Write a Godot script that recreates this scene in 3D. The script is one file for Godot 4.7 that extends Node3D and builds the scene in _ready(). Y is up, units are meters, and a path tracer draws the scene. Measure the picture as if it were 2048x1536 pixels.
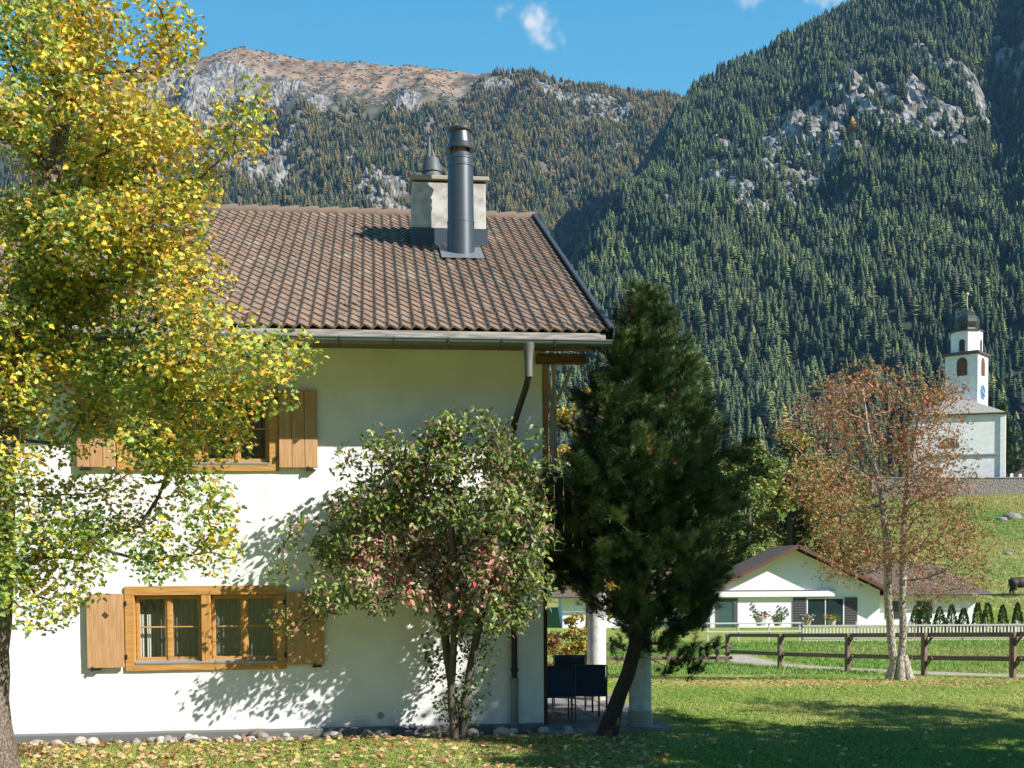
extends Node3D

const HOUSE := Vector3(0.45, 0.0, -17.32)
const TURN := 0.11345
const SUN := Vector3(0.705, 0.569, 0.423)
const EXPOSURE := 2.0
const ROCKS := [[367,-1534,45,51],[333,-1492,17,44],[394,-1514,25,44],[450,-1570,36,25],[476,-1500,47,28],[515,-1436,33,22],[277,-1556,23,30],[249,-1468,21,31],[203,-1400,27,24],[265,-1362,22,18],[563,-1608,24,24],[595,-1544,21,22],[670,-1604,20,28],[437,-1606,17,17],[184,-1366,11,13],[315,-1424,9,30],[-617,-2432,34,81],[-494,-2190,55,42],[-426,-2186,36,36],[-210,-2050,38,26],[-206,-2472,27,21],[95,-2626,66,24],[186,-2622,55,20],[-734,-2602,50,39],[-600,-2578,58,30],[-466,-2538,47,25],[-19,-2666,44,13],[-291,-2152,20,20],[231,-2526,42,15],[-581,-2214,55,65],[127,-1912,22,11],[-381,-2456,25,23]]

var rng := RandomNumberGenerator.new()
var soft := FastNoiseLite.new()
var crisp := FastNoiseLite.new()
var count := {}


class Shape:
	var v := PackedVector3Array()
	var n := PackedVector3Array()
	var c := PackedColorArray()
	var col := Color.WHITE
	var tinted := false

	func tri(a: Vector3, b: Vector3, d: Vector3, na: Vector3, nb: Vector3, nd: Vector3) -> void:
		if (b - a).cross(d - a).dot(na + nb + nd) > 0.0:
			v.append(a); v.append(d); v.append(b)
			n.append(na); n.append(nd); n.append(nb)
		else:
			v.append(a); v.append(b); v.append(d)
			n.append(na); n.append(nb); n.append(nd)
		c.append(col); c.append(col); c.append(col)

	func face(p: Array, out: Vector3) -> void:
		var g: Vector3 = (p[1] - p[0]).cross(p[2] - p[0])
		if g.length() < 1e-12 and p.size() > 3:
			g = (p[2] - p[0]).cross(p[3] - p[0])
		g = g.normalized()
		if g.dot(out) < 0.0:
			g = -g
		for i in range(1, p.size() - 1):
			tri(p[0], p[i], p[i + 1], g, g, g)

	func box(at: Vector3, size: Vector3, bevel := 0.0, b := Basis.IDENTITY) -> void:
		var h := size * 0.5
		var e := Vector3(bevel, bevel, bevel)
		for i in 3:
			var j := (i + 1) % 3
			var k := (i + 2) % 3
			for s: float in [-1.0, 1.0]:
				var q := []
				for t: Vector2 in [Vector2(-1, -1), Vector2(1, -1), Vector2(1, 1), Vector2(-1, 1)]:
					var p := Vector3.ZERO
					p[i] = s * h[i]
					p[j] = t.x * (h[j] - e[j])
					p[k] = t.y * (h[k] - e[k])
					q.append(at + b * p)
				var o := Vector3.ZERO
				o[i] = s
				face(q, b * o)
				if bevel > 0.0:
					for u: float in [-1.0, 1.0]:
						var r := []
						for w: Vector2 in [Vector2(0, -1), Vector2(0, 1), Vector2(1, 1), Vector2(1, -1)]:
							var p2 := Vector3.ZERO
							p2[i] = s * (h[i] - e[i] * w.x)
							p2[j] = u * (h[j] - e[j] * (1.0 - w.x))
							p2[k] = w.y * (h[k] - e[k])
							r.append(at + b * p2)
						o = Vector3.ZERO
						o[i] = s
						o[j] = u
						face(r, b * o)

	func tube(p: PackedVector3Array, r: PackedFloat32Array, sides: int, cap := true) -> void:
		var rings := []
		var outs := []
		var side := Vector3.RIGHT
		for i in p.size():
			var t := (p[mini(i + 1, p.size() - 1)] - p[maxi(i - 1, 0)]).normalized()
			if absf(t.dot(side)) > 0.95:
				side = Vector3.FORWARD if absf(t.z) < 0.9 else Vector3.UP
			side = (side - t * side.dot(t)).normalized()
			var up := t.cross(side)
			var ring := PackedVector3Array()
			var out := PackedVector3Array()
			for k in sides:
				var a := TAU * k / sides
				var d := side * cos(a) + up * sin(a)
				out.append(d)
				ring.append(p[i] + d * r[i])
			rings.append(ring)
			outs.append(out)
		for i in p.size() - 1:
			for k in sides:
				var m := (k + 1) % sides
				tri(rings[i][k], rings[i][m], rings[i + 1][m], outs[i][k], outs[i][m], outs[i + 1][m])
				tri(rings[i][k], rings[i + 1][m], rings[i + 1][k], outs[i][k], outs[i + 1][m], outs[i + 1][k])
		if cap:
			for i: int in [0, p.size() - 1]:
				face(Array(rings[i]), p[i] - p[1 if i == 0 else i - 1])

	func bar(a: Vector3, b: Vector3, r: float, sides := 6) -> void:
		tube(PackedVector3Array([a, b]), PackedFloat32Array([r, r]), sides)

	func lathe(at: Vector3, prof: Array, sides: int, sharp := false) -> void:
		for i in prof.size() - 1:
			var p: Vector2 = prof[i]
			var q: Vector2 = prof[i + 1]
			var g := Vector2(q.y - p.y, p.x - q.x).normalized()
			for k in sides:
				var a := TAU * (k + 0.5) / sides
				var b := TAU * (k + 1.5) / sides
				var m := (a + b) * 0.5
				var ca := Vector3(cos(a), 0, sin(a))
				var cb := Vector3(cos(b), 0, sin(b))
				var na := Vector3(cos(m if sharp else a) * g.x, g.y, sin(m if sharp else a) * g.x)
				var nb := Vector3(cos(m if sharp else b) * g.x, g.y, sin(m if sharp else b) * g.x)
				var pa := at + ca * p.x + Vector3.UP * p.y
				var pb := at + cb * p.x + Vector3.UP * p.y
				var qa := at + ca * q.x + Vector3.UP * q.y
				var qb := at + cb * q.x + Vector3.UP * q.y
				if p.x > 1e-4:
					tri(pa, pb, qb, na, nb, nb)
				if q.x > 1e-4:
					tri(pa, qb, qa, na, nb, na)

	func mesh() -> ArrayMesh:
		var a := []
		a.resize(Mesh.ARRAY_MAX)
		a[Mesh.ARRAY_VERTEX] = v
		a[Mesh.ARRAY_NORMAL] = n
		if tinted:
			a[Mesh.ARRAY_COLOR] = c
		var m := ArrayMesh.new()
		m.add_surface_from_arrays(Mesh.PRIMITIVE_TRIANGLES, a)
		return m


class Copies:
	var at: Array[Transform3D] = []
	var tint := PackedColorArray()

	func put(t: Transform3D, col: Color) -> void:
		at.append(t)
		tint.append(col)


# ---------------------------------------------------------------- naming and placing

func numbered(called: String, parent: Node) -> String:
	var key := str(parent.get_instance_id()) + called
	var k: int = count.get(key, 0)
	count[key] = k + 1
	return called if k == 0 else "%s_%03d" % [called, k]


func tag(o: Node3D, label: String, category := "", group := "", kind := "") -> Node3D:
	if label: o.set_meta("label", label)
	if category: o.set_meta("category", category)
	if group: o.set_meta("group", group)
	if kind: o.set_meta("kind", kind)
	return o


func thing(called: String, label: String, category: String, at: Vector3, turn := 0.0, group := "") -> Node3D:
	var o := Node3D.new()
	o.name = numbered(called, self)
	add_child(o, true)
	o.position = at
	o.rotation.y = turn
	tag(o, label, category, group)
	return o


func part(parent: Node3D, called: String, m: Mesh, mat: Material) -> MeshInstance3D:
	var o := MeshInstance3D.new()
	o.name = numbered(called, parent)
	o.mesh = m
	o.material_override = mat
	parent.add_child(o, true)
	return o


func scatter(parent: Node3D, called: String, m: Mesh, mat: Material, s: Copies) -> MultiMeshInstance3D:
	var mm := MultiMesh.new()
	mm.transform_format = MultiMesh.TRANSFORM_3D
	mm.use_colors = true
	mm.mesh = m
	mm.instance_count = s.at.size()
	for i in s.at.size():
		mm.set_instance_transform(i, s.at[i])
		mm.set_instance_color(i, s.tint[i])
	var o := MultiMeshInstance3D.new()
	o.name = numbered(called, parent)
	o.multimesh = mm
	o.material_override = mat
	parent.add_child(o, true)
	o.set_meta("kind", "stuff")
	return o


# ---------------------------------------------------------------- materials

func lin(r: float, g: float, b: float) -> Color:
	return Color(r, g, b).linear_to_srgb()


func mat(r: float, g: float, b: float, rough := 0.8, metal := 0.0) -> StandardMaterial3D:
	var m := StandardMaterial3D.new()
	m.albedo_color = lin(r, g, b)
	m.roughness = rough
	m.metallic = metal
	return m


func grain(seed_: int, freq: float, cols: Array, octaves := 4, size := 512) -> NoiseTexture2D:
	var f := FastNoiseLite.new()
	f.seed = seed_
	f.frequency = freq
	f.fractal_octaves = octaves
	f.noise_type = FastNoiseLite.TYPE_SIMPLEX_SMOOTH
	var t := NoiseTexture2D.new()
	t.width = size
	t.height = size
	t.seamless = true
	t.noise = f
	var g := Gradient.new()
	g.offsets = PackedFloat32Array()
	g.colors = PackedColorArray()
	var offs := PackedFloat32Array()
	var cc := PackedColorArray()
	for i in cols.size():
		offs.append(0.2 + 0.6 * float(i) / (cols.size() - 1))
		cc.append(cols[i])
	g.offsets = offs
	g.colors = cc
	t.color_ramp = g
	return t


func textured(t: Texture2D, scale: Vector3, rough := 0.85, bump: Texture2D = null, bump_cm := 0.0, world := false) -> StandardMaterial3D:
	var m := StandardMaterial3D.new()
	m.albedo_texture = t
	m.roughness = rough
	m.uv1_triplanar = true
	m.uv1_world_triplanar = world
	m.uv1_scale = scale
	if bump:
		m.heightmap_enabled = true
		m.heightmap_texture = bump
		m.heightmap_scale = bump_cm
	return m


func wood(seed_: int, dark: Color, light: Color, along: int, rough := 0.7) -> StandardMaterial3D:
	var s := Vector3(4, 4, 4)
	s[along] = 0.35
	return textured(grain(seed_, 0.02, [dark, dark.lerp(light, 0.55), light], 5, 256), s, rough, grain(seed_ + 1, 0.03, [Color.BLACK, Color.WHITE], 4, 256), 0.12)


func leafy(r: float, g: float, b: float, through := 0.45, rough := 0.55) -> StandardMaterial3D:
	var m := mat(r, g, b, rough)
	m.vertex_color_use_as_albedo = true
	m.backlight_enabled = true
	m.backlight = Color(through, through, through).linear_to_srgb()
	return m


# ---------------------------------------------------------------- land

func along(xs: Array, ys: Array, x: float) -> float:
	if x <= xs[0]: return ys[0]
	for i in range(1, xs.size()):
		if x <= xs[i]:
			return lerpf(ys[i - 1], ys[i], (x - xs[i - 1]) / (xs[i] - xs[i - 1]))
	return ys[-1]


func ground(d: float) -> float:
	if d < 23.0: return 0.0
	if d < 40.0: return -0.058 * (d - 23.0)
	if d < 60.0: return -0.986 - 0.0182 * (d - 40.0)
	if d < 78.0: return -1.35 - 0.0167 * (d - 60.0)
	if d < 160.0: return -1.65 + 0.1615 * (d - 78.0)
	return 11.6 + 0.02 * (d - 160.0)


func land(x: float, z: float) -> float:
	var d := -z
	var y := ground(d)
	if d > 84.0:
		y += soft.get_noise_2d(x * 3.0, z * 3.0) * minf(1.2, (d - 84.0) * 0.04)
	return y


func far_height(x: float, d: float) -> float:
	var hr := along([-1400, -830, -680, -612, -530, -428, -85, -27, 40, 202, 362, 700, 1300], [960, 1140, 1158, 1174, 1160, 1146, 1117, 1123, 1113, 1083, 1060, 960, 800], x)
	if d < 1150.0: return -60.0
	var h := hr - (d - 2750.0) * 0.45
	if d <= 2750.0:
		h = hr * pow((d - 1150.0) / 1600.0, 1.02)
	var near := clampf((2760.0 - d) / 220.0, 0.16, 1.0) * clampf((d - 1150.0) / 200.0, 0.0, 1.0)
	return h + near * (soft.get_noise_2d(x * 1.3, d * 0.5) * 60.0 + crisp.get_noise_2d(x * 0.5, d * 0.3) * 20.0)


func near_height(x: float, d: float) -> float:
	var hr := along([-200, 290, 598, 810, 1200, 1700], [560, 742, 897, 1000, 1150, 1250], x)
	if d < 690.0: return -60.0
	var h := hr - (d - 1900.0) * 0.5
	if d < 1900.0:
		h = hr * (d - 700.0) / 1200.0
	var edge := 290.0 - (1900.0 - d) * 0.325
	if x < edge:
		h -= 1.15 * (edge - x)
	var gully := 690.0 + (d - 1700.0) * 0.40
	h -= 55.0 * exp(-pow((x - gully) / 34.0, 2.0)) * clampf((d - 1150.0) / 300.0, 0.0, 1.0)
	var near := clampf((1910.0 - d) / 200.0, 0.15, 1.0) * clampf((d - 690.0) / 150.0, 0.0, 1.0)
	return h + near * (soft.get_noise_2d(x * 1.6 + 900.0, d * 0.8) * 38.0 + crisp.get_noise_2d(x * 0.6, d * 0.4 + 300.0) * 13.0)


func rockiness(x: float, z: float) -> float:
	var most := 0.0
	for r: Array in ROCKS:
		var u: float = (x - r[0]) / (r[2] * 1.15)
		var w: float = (z - r[1]) / (r[3] * 3.2)
		var q := u * u + w * w
		if q < 1.6:
			most = maxf(most, 1.05 - q + crisp.get_noise_2d(x * 1.4, z * 1.0) * 0.75)
	return most


func sheet(parent: Node3D, called: String, xs: PackedFloat32Array, zs: PackedFloat32Array, height: Callable, tint: Callable, m: Material) -> MeshInstance3D:
	var w := xs.size()
	var v := PackedVector3Array()
	var n := PackedVector3Array()
	var c := PackedColorArray()
	var idx := PackedInt32Array()
	for z in zs:
		for x in xs:
			v.append(Vector3(x, height.call(x, z), z))
	for j in zs.size():
		for i in w:
			var a := v[j * w + maxi(i - 1, 0)]
			var b := v[j * w + mini(i + 1, w - 1)]
			var e := v[maxi(j - 1, 0) * w + i]
			var f := v[mini(j + 1, zs.size() - 1) * w + i]
			var g := (b - a).cross(f - e).normalized()
			n.append(g if g.y > 0.0 else -g)
			if tint.is_valid():
				c.append(tint.call(v[j * w + i], n[-1]))
	for j in zs.size() - 1:
		for i in w - 1:
			var k := j * w + i
			for t: Array in [[k, k + 1, k + w + 1], [k, k + w + 1, k + w]]:
				var up: bool = (v[t[1]] - v[t[0]]).cross(v[t[2]] - v[t[0]]).y > 0.0
				idx.append(t[0])
				idx.append(t[2] if up else t[1])
				idx.append(t[1] if up else t[2])
	var arr := []
	arr.resize(Mesh.ARRAY_MAX)
	arr[Mesh.ARRAY_VERTEX] = v
	arr[Mesh.ARRAY_NORMAL] = n
	if tint.is_valid():
		arr[Mesh.ARRAY_COLOR] = c
	arr[Mesh.ARRAY_INDEX] = idx
	var am := ArrayMesh.new()
	am.add_surface_from_arrays(Mesh.PRIMITIVE_TRIANGLES, arr)
	var o := part(parent, called, am, m)
	o.set_meta("kind", "structure")
	return o


func steps(a: float, b: float, s: float) -> PackedFloat32Array:
	var out := PackedFloat32Array()
	var k := int(round(absf(b - a) / s))
	for i in k + 1:
		out.append(lerpf(a, b, float(i) / k))
	return out


func build_land() -> void:
	var turf := textured(grain(11, 0.012, [Color(0.47, 0.53, 0.19), Color(0.54, 0.59, 0.23), Color(0.61, 0.61, 0.31)], 5), Vector3(0.45, 0.45, 0.45), 0.95, grain(12, 0.06, [Color.BLACK, Color.WHITE]), 2.0, true)
	var none: Callable
	var xs := PackedFloat32Array([-500, -250, -120, -70, -45])
	xs.append_array(steps(-35, 55, 1.5))
	xs.append_array(PackedFloat32Array([70, 120, 250, 500]))
	var zs := PackedFloat32Array([400, 200, 100, 50, 25])
	zs.append_array(steps(12, -84, 1.0))
	tag(sheet(self, "lawn", xs, zs, land, none, turf), "mown green lawn running down to the fence and the white house")
	var hill_mat := mat(1, 1, 1, 0.95)
	hill_mat.vertex_color_use_as_albedo = true
	var meadow_tint := func(p: Vector3, _n: Vector3) -> Color:
		var k := soft.get_noise_2d(p.x * 12.0, p.z * 12.0) * 0.7 + crisp.get_noise_2d(p.x * 9.0, p.z * 9.0) * 0.7
		return Color(0.19, 0.23, 0.05).lerp(Color(0.33, 0.30, 0.11), clampf(0.45 + k, 0.0, 1.0))
	var hx := PackedFloat32Array([-700, -500, -350, -200, -120, -70])
	hx.append_array(steps(-40, 130, 2.0))
	hx.append_array(PackedFloat32Array([160, 220, 300, 450, 700]))
	var hz := steps(-84, -190, 1.6)
	hz.append_array(steps(-200, -760, 20.0))
	tag(sheet(self, "meadow_hill", hx, hz, land, meadow_tint, hill_mat), "grassy meadow hillside rising towards the church")
	var floor_mesh := PlaneMesh.new()
	floor_mesh.size = Vector2(9000, 9000)
	var vf := part(self, "valley_floor", floor_mesh, mat(0.10, 0.12, 0.05, 0.95))
	vf.position.y = -4.0
	tag(vf, "valley floor round the village", "", "", "structure")
	var slope_mat := mat(1, 1, 1, 0.95)
	slope_mat.vertex_color_use_as_albedo = true
	var near_tint := func(p: Vector3, n: Vector3) -> Color:
		var k := crisp.get_noise_2d(p.x * 1.2, p.z * 1.2)
		var c := Color(0.018, 0.028, 0.012).lerp(Color(0.045, 0.05, 0.022), clampf(0.5 + k, 0.0, 1.0))
		return c.lerp(Color(0.16, 0.155, 0.14), clampf((0.62 - n.y) * 6.0, 0.0, 0.8))
	var far_tint := func(p: Vector3, n: Vector3) -> Color:
		var k := crisp.get_noise_2d(p.x * 0.8, p.z * 0.8) + 0.6 * crisp.get_noise_2d(p.x * 2.6, p.z * 1.2)
		if crisp.get_noise_2d(p.x * 1.6 + 90.0, p.z * 0.9) > 0.38 and p.y > 980.0:
			return Color(0.20, 0.19, 0.175)
		var forest := Color(0.03, 0.036, 0.015).lerp(Color(0.085, 0.068, 0.03), clampf(0.5 + k, 0.0, 1.0))
		var heath := Color(0.10, 0.062, 0.03).lerp(Color(0.33, 0.195, 0.095), clampf(0.5 + k * 1.2, 0.0, 1.0))
		var high := clampf((p.y / (1130.0 if p.x < -100.0 else 1210.0) - 0.86 + 0.06 * k) * 14.0, 0.0, 1.0)
		var c := forest.lerp(heath, high)
		var stone := clampf((0.78 - n.y + 0.2 * k) * 4.0, 0.0, 1.0) * clampf((p.y - 600.0) / 200.0, 0.0, 1.0) * (0.75 if p.x < -430.0 else 0.4)
		return c.lerp(Color(0.20, 0.185, 0.17), stone)
	var back_h := func(x: float, z: float) -> float:
		return -8.0 + 560.0 * clampf((z - 420.0) / 1300.0, 0.0, 1.0) + soft.get_noise_2d(x * 1.5, z * 1.5) * 60.0 * clampf((z - 420.0) / 500.0, 0.0, 1.0)
	var bx := steps(-2600, 2600, 100.0)
	tag(sheet(self, "mountain_slope", bx, steps(420, 1800, 60.0), back_h, near_tint, slope_mat), "forested valley side across from the house, behind the camera")
	var near_h := func(x: float, z: float) -> float: return near_height(x, -z)
	var far_h := func(x: float, z: float) -> float: return far_height(x, -z)
	tag(sheet(self, "mountain_slope", steps(-420, 1300, 11.0), steps(-690, -2090, 11.0), near_h, near_tint, slope_mat), "steep forested mountain slope behind the church")
	tag(sheet(self, "mountain_slope", steps(-1450, 900, 9.0), steps(-1140, -2960, 9.0), far_h, far_tint, slope_mat), "distant mountain with brown heath on top behind the chimney")


func build_rocks() -> void:
	var m := mat(1, 1, 1, 0.9)
	m.vertex_color_use_as_albedo = true
	var fine := FastNoiseLite.new()
	fine.seed = 77
	fine.frequency = 0.045
	fine.fractal_octaves = 4
	fine.fractal_type = FastNoiseLite.FRACTAL_RIDGED
	for r: Array in ROCKS:
		var at := Vector3(r[0], 0.0, r[1])
		var is_far: bool = r[1] < -1900.0
		var half_x: float = r[2] * 1.45
		var half_z: float = r[3] * 3.6
		var nx := clampi(int(half_x * 2.0 / 2.6), 10, 60)
		var nz := clampi(int(half_z * 2.0 / 4.0), 10, 90)
		var pts := PackedVector3Array()
		var cols := PackedColorArray()
		for j in nz + 1:
			for i in nx + 1:
				var x := at.x + lerpf(-half_x, half_x, float(i) / nx)
				var z := at.z + lerpf(-half_z, half_z, float(j) / nz)
				var h := far_height(x, -z) if is_far else near_height(x, -z)
				var k := rockiness(x, z)
				var u := (x - at.x) / half_x
				var w := (z - at.z) / half_z
				k = minf(k, (1.0 - maxf(u * u, w * w)) * 3.0)
				var rough := fine.get_noise_2d(x * 1.3, z * 0.35) * 0.55 + fine.get_noise_2d(x * 0.4 + 50.0, z * 1.1) * 0.45
				var lift := clampf(k, 0.0, 1.0) * (1.5 + 9.0 * rough) - 3.0 * (1.0 - clampf(k * 3.0, 0.0, 1.0))
				pts.append(Vector3(x, h + lift * 0.72, z + lift * 0.7))
				var shade := clampf(0.5 + crisp.get_noise_2d(x * 4.5, z * 1.2) * 1.0 + 0.3 * sin(h * 0.5 + crisp.get_noise_2d(x, z) * 6.0), 0.0, 1.0)
				var c := Color(0.095, 0.09, 0.085).lerp(Color(0.33, 0.315, 0.29), shade)
				if crisp.get_noise_2d(x * 2.0 + 400.0, z * 0.7) > 0.32:
					c = c.lerp(Color(0.13, 0.10, 0.05), 0.6)
				cols.append(c * (0.8 if is_far else 1.0))
		var s := Shape.new()
		s.tinted = true
		for j in nz:
			for i in nx:
				var k2 := j * (nx + 1) + i
				for t: Array in [[k2, k2 + 1, k2 + nx + 2], [k2, k2 + nx + 2, k2 + nx + 1]]:
					s.col = cols[t[0]]
					s.face([pts[t[0]] - at, pts[t[1]] - at, pts[t[2]] - at], Vector3(0, 0.7, 0.7))
		var o := part(self, "rock_cliff", s.mesh(), m)
		o.position = at
		tag(o, "bare grey rock face showing through the mountain forest", "", "", "structure")


func conifer(seed_: int, width: float, tiers: int, ragged: float) -> ArrayMesh:
	var g := RandomNumberGenerator.new()
	g.seed = seed_
	var s := Shape.new()
	for t in tiers:
		var f := float(t) / tiers
		var top := Vector3(0, minf(1.0, 1.0 - (1.0 - f) * 0.9 + 0.22 * (1.0 - f) + 0.05), 0)
		top.y = 0.10 + 0.9 * (f + 1.35 / tiers)
		if t == tiers - 1: top.y = 1.0
		var base := 0.08 + 0.9 * f
		var rad := width * pow(1.0 - f, 0.8) + 0.012
		var k := 10
		var off := g.randf() * TAU
		var ring := []
		for i in k:
			var a := off + TAU * (i + g.randf_range(-0.25, 0.25)) / k
			var r := rad * g.randf_range(1.0 - ragged, 1.0 + ragged * 0.5) * (1.0 if i % 2 == 0 else 0.78)
			ring.append(Vector3(cos(a) * r, base + g.randf_range(-0.03, 0.02) + (0.0 if i % 2 == 0 else 0.035), sin(a) * r))
		for i in k:
			var p: Vector3 = ring[i]
			var q: Vector3 = ring[(i + 1) % k]
			var o := ((p + q) * 0.5 - Vector3(0, base, 0)).normalized()
			var np := (Vector3(p.x, 0, p.z).normalized() + Vector3.UP * 0.45).normalized()
			var nq := (Vector3(q.x, 0, q.z).normalized() + Vector3.UP * 0.45).normalized()
			s.tri(top, p, q, (o + Vector3.UP * 0.6).normalized(), np, nq)
	return s.mesh()


func build_forest() -> void:
	var m := leafy(1, 1, 1, 0.15, 0.8)
	var kinds := [conifer(1, 0.19, 13, 0.30), conifer(2, 0.25, 11, 0.38), conifer(3, 0.30, 9, 0.45)]
	var near := [Copies.new(), Copies.new(), Copies.new()]
	var far := [Copies.new(), Copies.new(), Copies.new()]
	rng.seed = 21
	for i in 66000:
		var x := rng.randf_range(-420.0, 1080.0)
		var d := lerpf(705.0, 1990.0, pow(rng.randf(), 0.85))
		if absf(x) > 0.52 * d + 60.0:
			continue
		var h := near_height(x, d)
		if h < 8.0 or h < far_height(x, d) - 5.0:
			continue
		var k := rockiness(x, -d)
		if k > 0.25 and rng.randf() > 0.22:
			continue
		var thin := soft.get_noise_2d(x * 2.5, d * 2.5)
		if rng.randf() < clampf(thin - 0.2, 0.0, 0.2):
			continue
		var stand := crisp.get_noise_2d(x * 0.5 + 70.0, d * 0.4)
		var tall := lerpf(9.0, 23.0, pow(rng.randf(), 0.8)) * (1.0 + 0.3 * stand)
		var c := Color(0.029, 0.062, 0.026).lerp(Color(0.128, 0.172, 0.052), clampf(pow(rng.randf(), 1.4) + 0.3 * stand, 0.0, 1.0))
		var which := 0 if rng.randf() < 0.6 else 1
		if rng.randf() < 0.11 + 0.14 * stand:
			c = Color(0.13, 0.19, 0.05).lerp(Color(0.22, 0.23, 0.06), rng.randf())
			which = 2
			tall *= 0.9
		elif rng.randf() < 0.16:
			c = Color(0.08, 0.085, 0.05)
		var fat := rng.randf_range(0.75, 1.5)
		near[which].put(Transform3D(Basis(Vector3.UP, rng.randf() * TAU).scaled(Vector3(tall * fat, tall, tall * fat)), Vector3(x, h - 0.6, -d)), c)
	for i in 66000:
		var x := rng.randf_range(-1350.0, 560.0)
		var d := rng.randf_range(1500.0, 2760.0)
		if absf(x) > 0.50 * d + 60.0:
			continue
		var h := far_height(x, d)
		if h < near_height(x, d) + 2.0:
			continue
		var stand := crisp.get_noise_2d(x * 0.4, d * 0.35)
		var line := 0.80 if x < -120.0 else lerpf(0.80, 0.99, clampf((x + 120.0) / 90.0, 0.0, 1.0))
		if x < -430.0: line = 0.80
		if h / 1130.0 > line + 0.10 * stand + rng.randf_range(-0.05, 0.03):
			continue
		var k := rockiness(x, -d)
		if k > 0.25 and rng.randf() > 0.28:
			continue
		if rng.randf() < clampf(stand * 0.7, 0.0, 0.35):
			continue
		var high := clampf((h - 600.0) / 400.0, 0.0, 1.0)
		var tall := lerpf(10.0, 24.0, rng.randf()) * lerpf(1.0, 0.72, high)
		var c := Color(0.035, 0.06, 0.026).lerp(Color(0.15, 0.155, 0.042), pow(rng.randf(), 1.3))
		var which := 0 if rng.randf() < 0.6 else 1
		if rng.randf() < 0.26 + 0.22 * high + 0.25 * stand:
			c = Color(0.17, 0.15, 0.035).lerp(Color(0.32, 0.19, 0.05), rng.randf() * (0.45 + 0.55 * high))
			which = 2
		var fat := rng.randf_range(0.9, 1.3)
		far[which].put(Transform3D(Basis(Vector3.UP, rng.randf() * TAU).scaled(Vector3(tall * fat, tall, tall * fat)), Vector3(x, h - 0.6, -d)), c)
	var said := ["dark spruce forest covering the steep slope behind the church", "broad dark firs mixed into the forest behind the church", "yellowing larches scattered through the forest behind the church",
		"slender spruces on the distant mountain behind the chimney", "broad firs on the distant mountain behind the chimney", "golden larches on the distant mountain behind the chimney"]
	for i in 3:
		tag(scatter(self, "mountain_forest", kinds[i], m, near[i]), said[i], "forest")
		tag(scatter(self, "mountain_forest", kinds[i], m, far[i]), said[i + 3], "forest")
	var scrub := Copies.new()
	var lump := pebble(44)
	for i in 9000:
		var x := rng.randf_range(-900.0, 60.0)
		var d := rng.randf_range(2350.0, 2765.0)
		var h := far_height(x, d)
		var k := crisp.get_noise_2d(x * 1.5, d * 1.5)
		if h < 930.0 or k + rng.randf_range(-0.3, 0.3) < 0.0: continue
		var c := Color(0.10, 0.075, 0.035).lerp(Color(0.05, 0.06, 0.025), rng.randf())
		if rng.randf() < 0.3: c = Color(0.27, 0.255, 0.235)
		var w := rng.randf_range(0.8, 3.2)
		scrub.put(Transform3D(Basis(Vector3.UP, rng.randf() * TAU).scaled(Vector3(w * 1.5, w * 0.7, w)), Vector3(x, h, -d)), c)
	tag(scatter(self, "heath_scrub", lump, m, scrub), "low scrub and stones dotted over the brown heath of the distant mountain", "scrub")
	var gold := part(self, "larch_tree", conifer(9, 0.34, 7, 0.5), mat(0.50, 0.30, 0.03, 0.8))
	gold.position = Vector3(413, near_height(413, 1472) + 12.0, -1462)
	gold.scale = Vector3(26, 18, 26)
	tag(gold, "single bright yellow larch below the grey cliff", "tree")


# ---------------------------------------------------------------- trees near by

func leaf_shape(kind: String) -> ArrayMesh:
	var s := Shape.new()
	var half := []
	match kind:
		"lobed":
			half = [Vector2(0.0, 0.0), Vector2(0.34, 0.02), Vector2(0.22, 0.22), Vector2(0.52, 0.42), Vector2(0.24, 0.50), Vector2(0.26, 0.74), Vector2(0.0, 1.0)]
		"oval":
			half = [Vector2(0.0, 0.0), Vector2(0.20, 0.22), Vector2(0.27, 0.48), Vector2(0.17, 0.78), Vector2(0.0, 1.0)]
		"feather":
			half = [Vector2(0.0, 0.0), Vector2(0.22, 0.12), Vector2(0.08, 0.25), Vector2(0.30, 0.38), Vector2(0.08, 0.5), Vector2(0.26, 0.66), Vector2(0.07, 0.74), Vector2(0.0, 1.0)]
	for side: float in [-1.0, 1.0]:
		for i in half.size() - 1:
			var p: Vector2 = half[i]
			var q: Vector2 = half[i + 1]
			var fold := 0.35
			var a := Vector3(p.x * side, p.x * fold - p.y * p.y * 0.18, p.y)
			var b := Vector3(q.x * side, q.x * fold - q.y * q.y * 0.18, q.y)
			var mid := (p.y + q.y) * 0.5
			var o := Vector3(0, -mid * mid * 0.18, mid)
			s.face([o, a, b], Vector3.UP)
			if i > 0 and i < half.size() - 2 or true:
				var o2 := Vector3(0, -p.y * p.y * 0.18, p.y)
				if o2.distance_to(a) > 0.01 and o2.distance_to(o) > 0.01:
					s.face([o2, a, o], Vector3.UP)
				var o3 := Vector3(0, -q.y * q.y * 0.18, q.y)
				if o3.distance_to(b) > 0.01 and o3.distance_to(o) > 0.01:
					s.face([o, b, o3], Vector3.UP)
	return s.mesh()


func tips_in(blobs: Array, depth: float, seed_: int) -> PackedVector3Array:
	rng.seed = seed_
	var out := PackedVector3Array()
	for b: Array in blobs:
		for i in int(b[5]):
			var p := Vector3.ONE
			while p.length() > 1.0:
				p = Vector3(rng.randf_range(-1, 1), rng.randf_range(-1, 1), rng.randf_range(-1, 1))
			out.append(Vector3(b[0] + p.x * b[3], b[1] + p.y * b[4], b[2] + p.z * depth))
	return out


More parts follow.
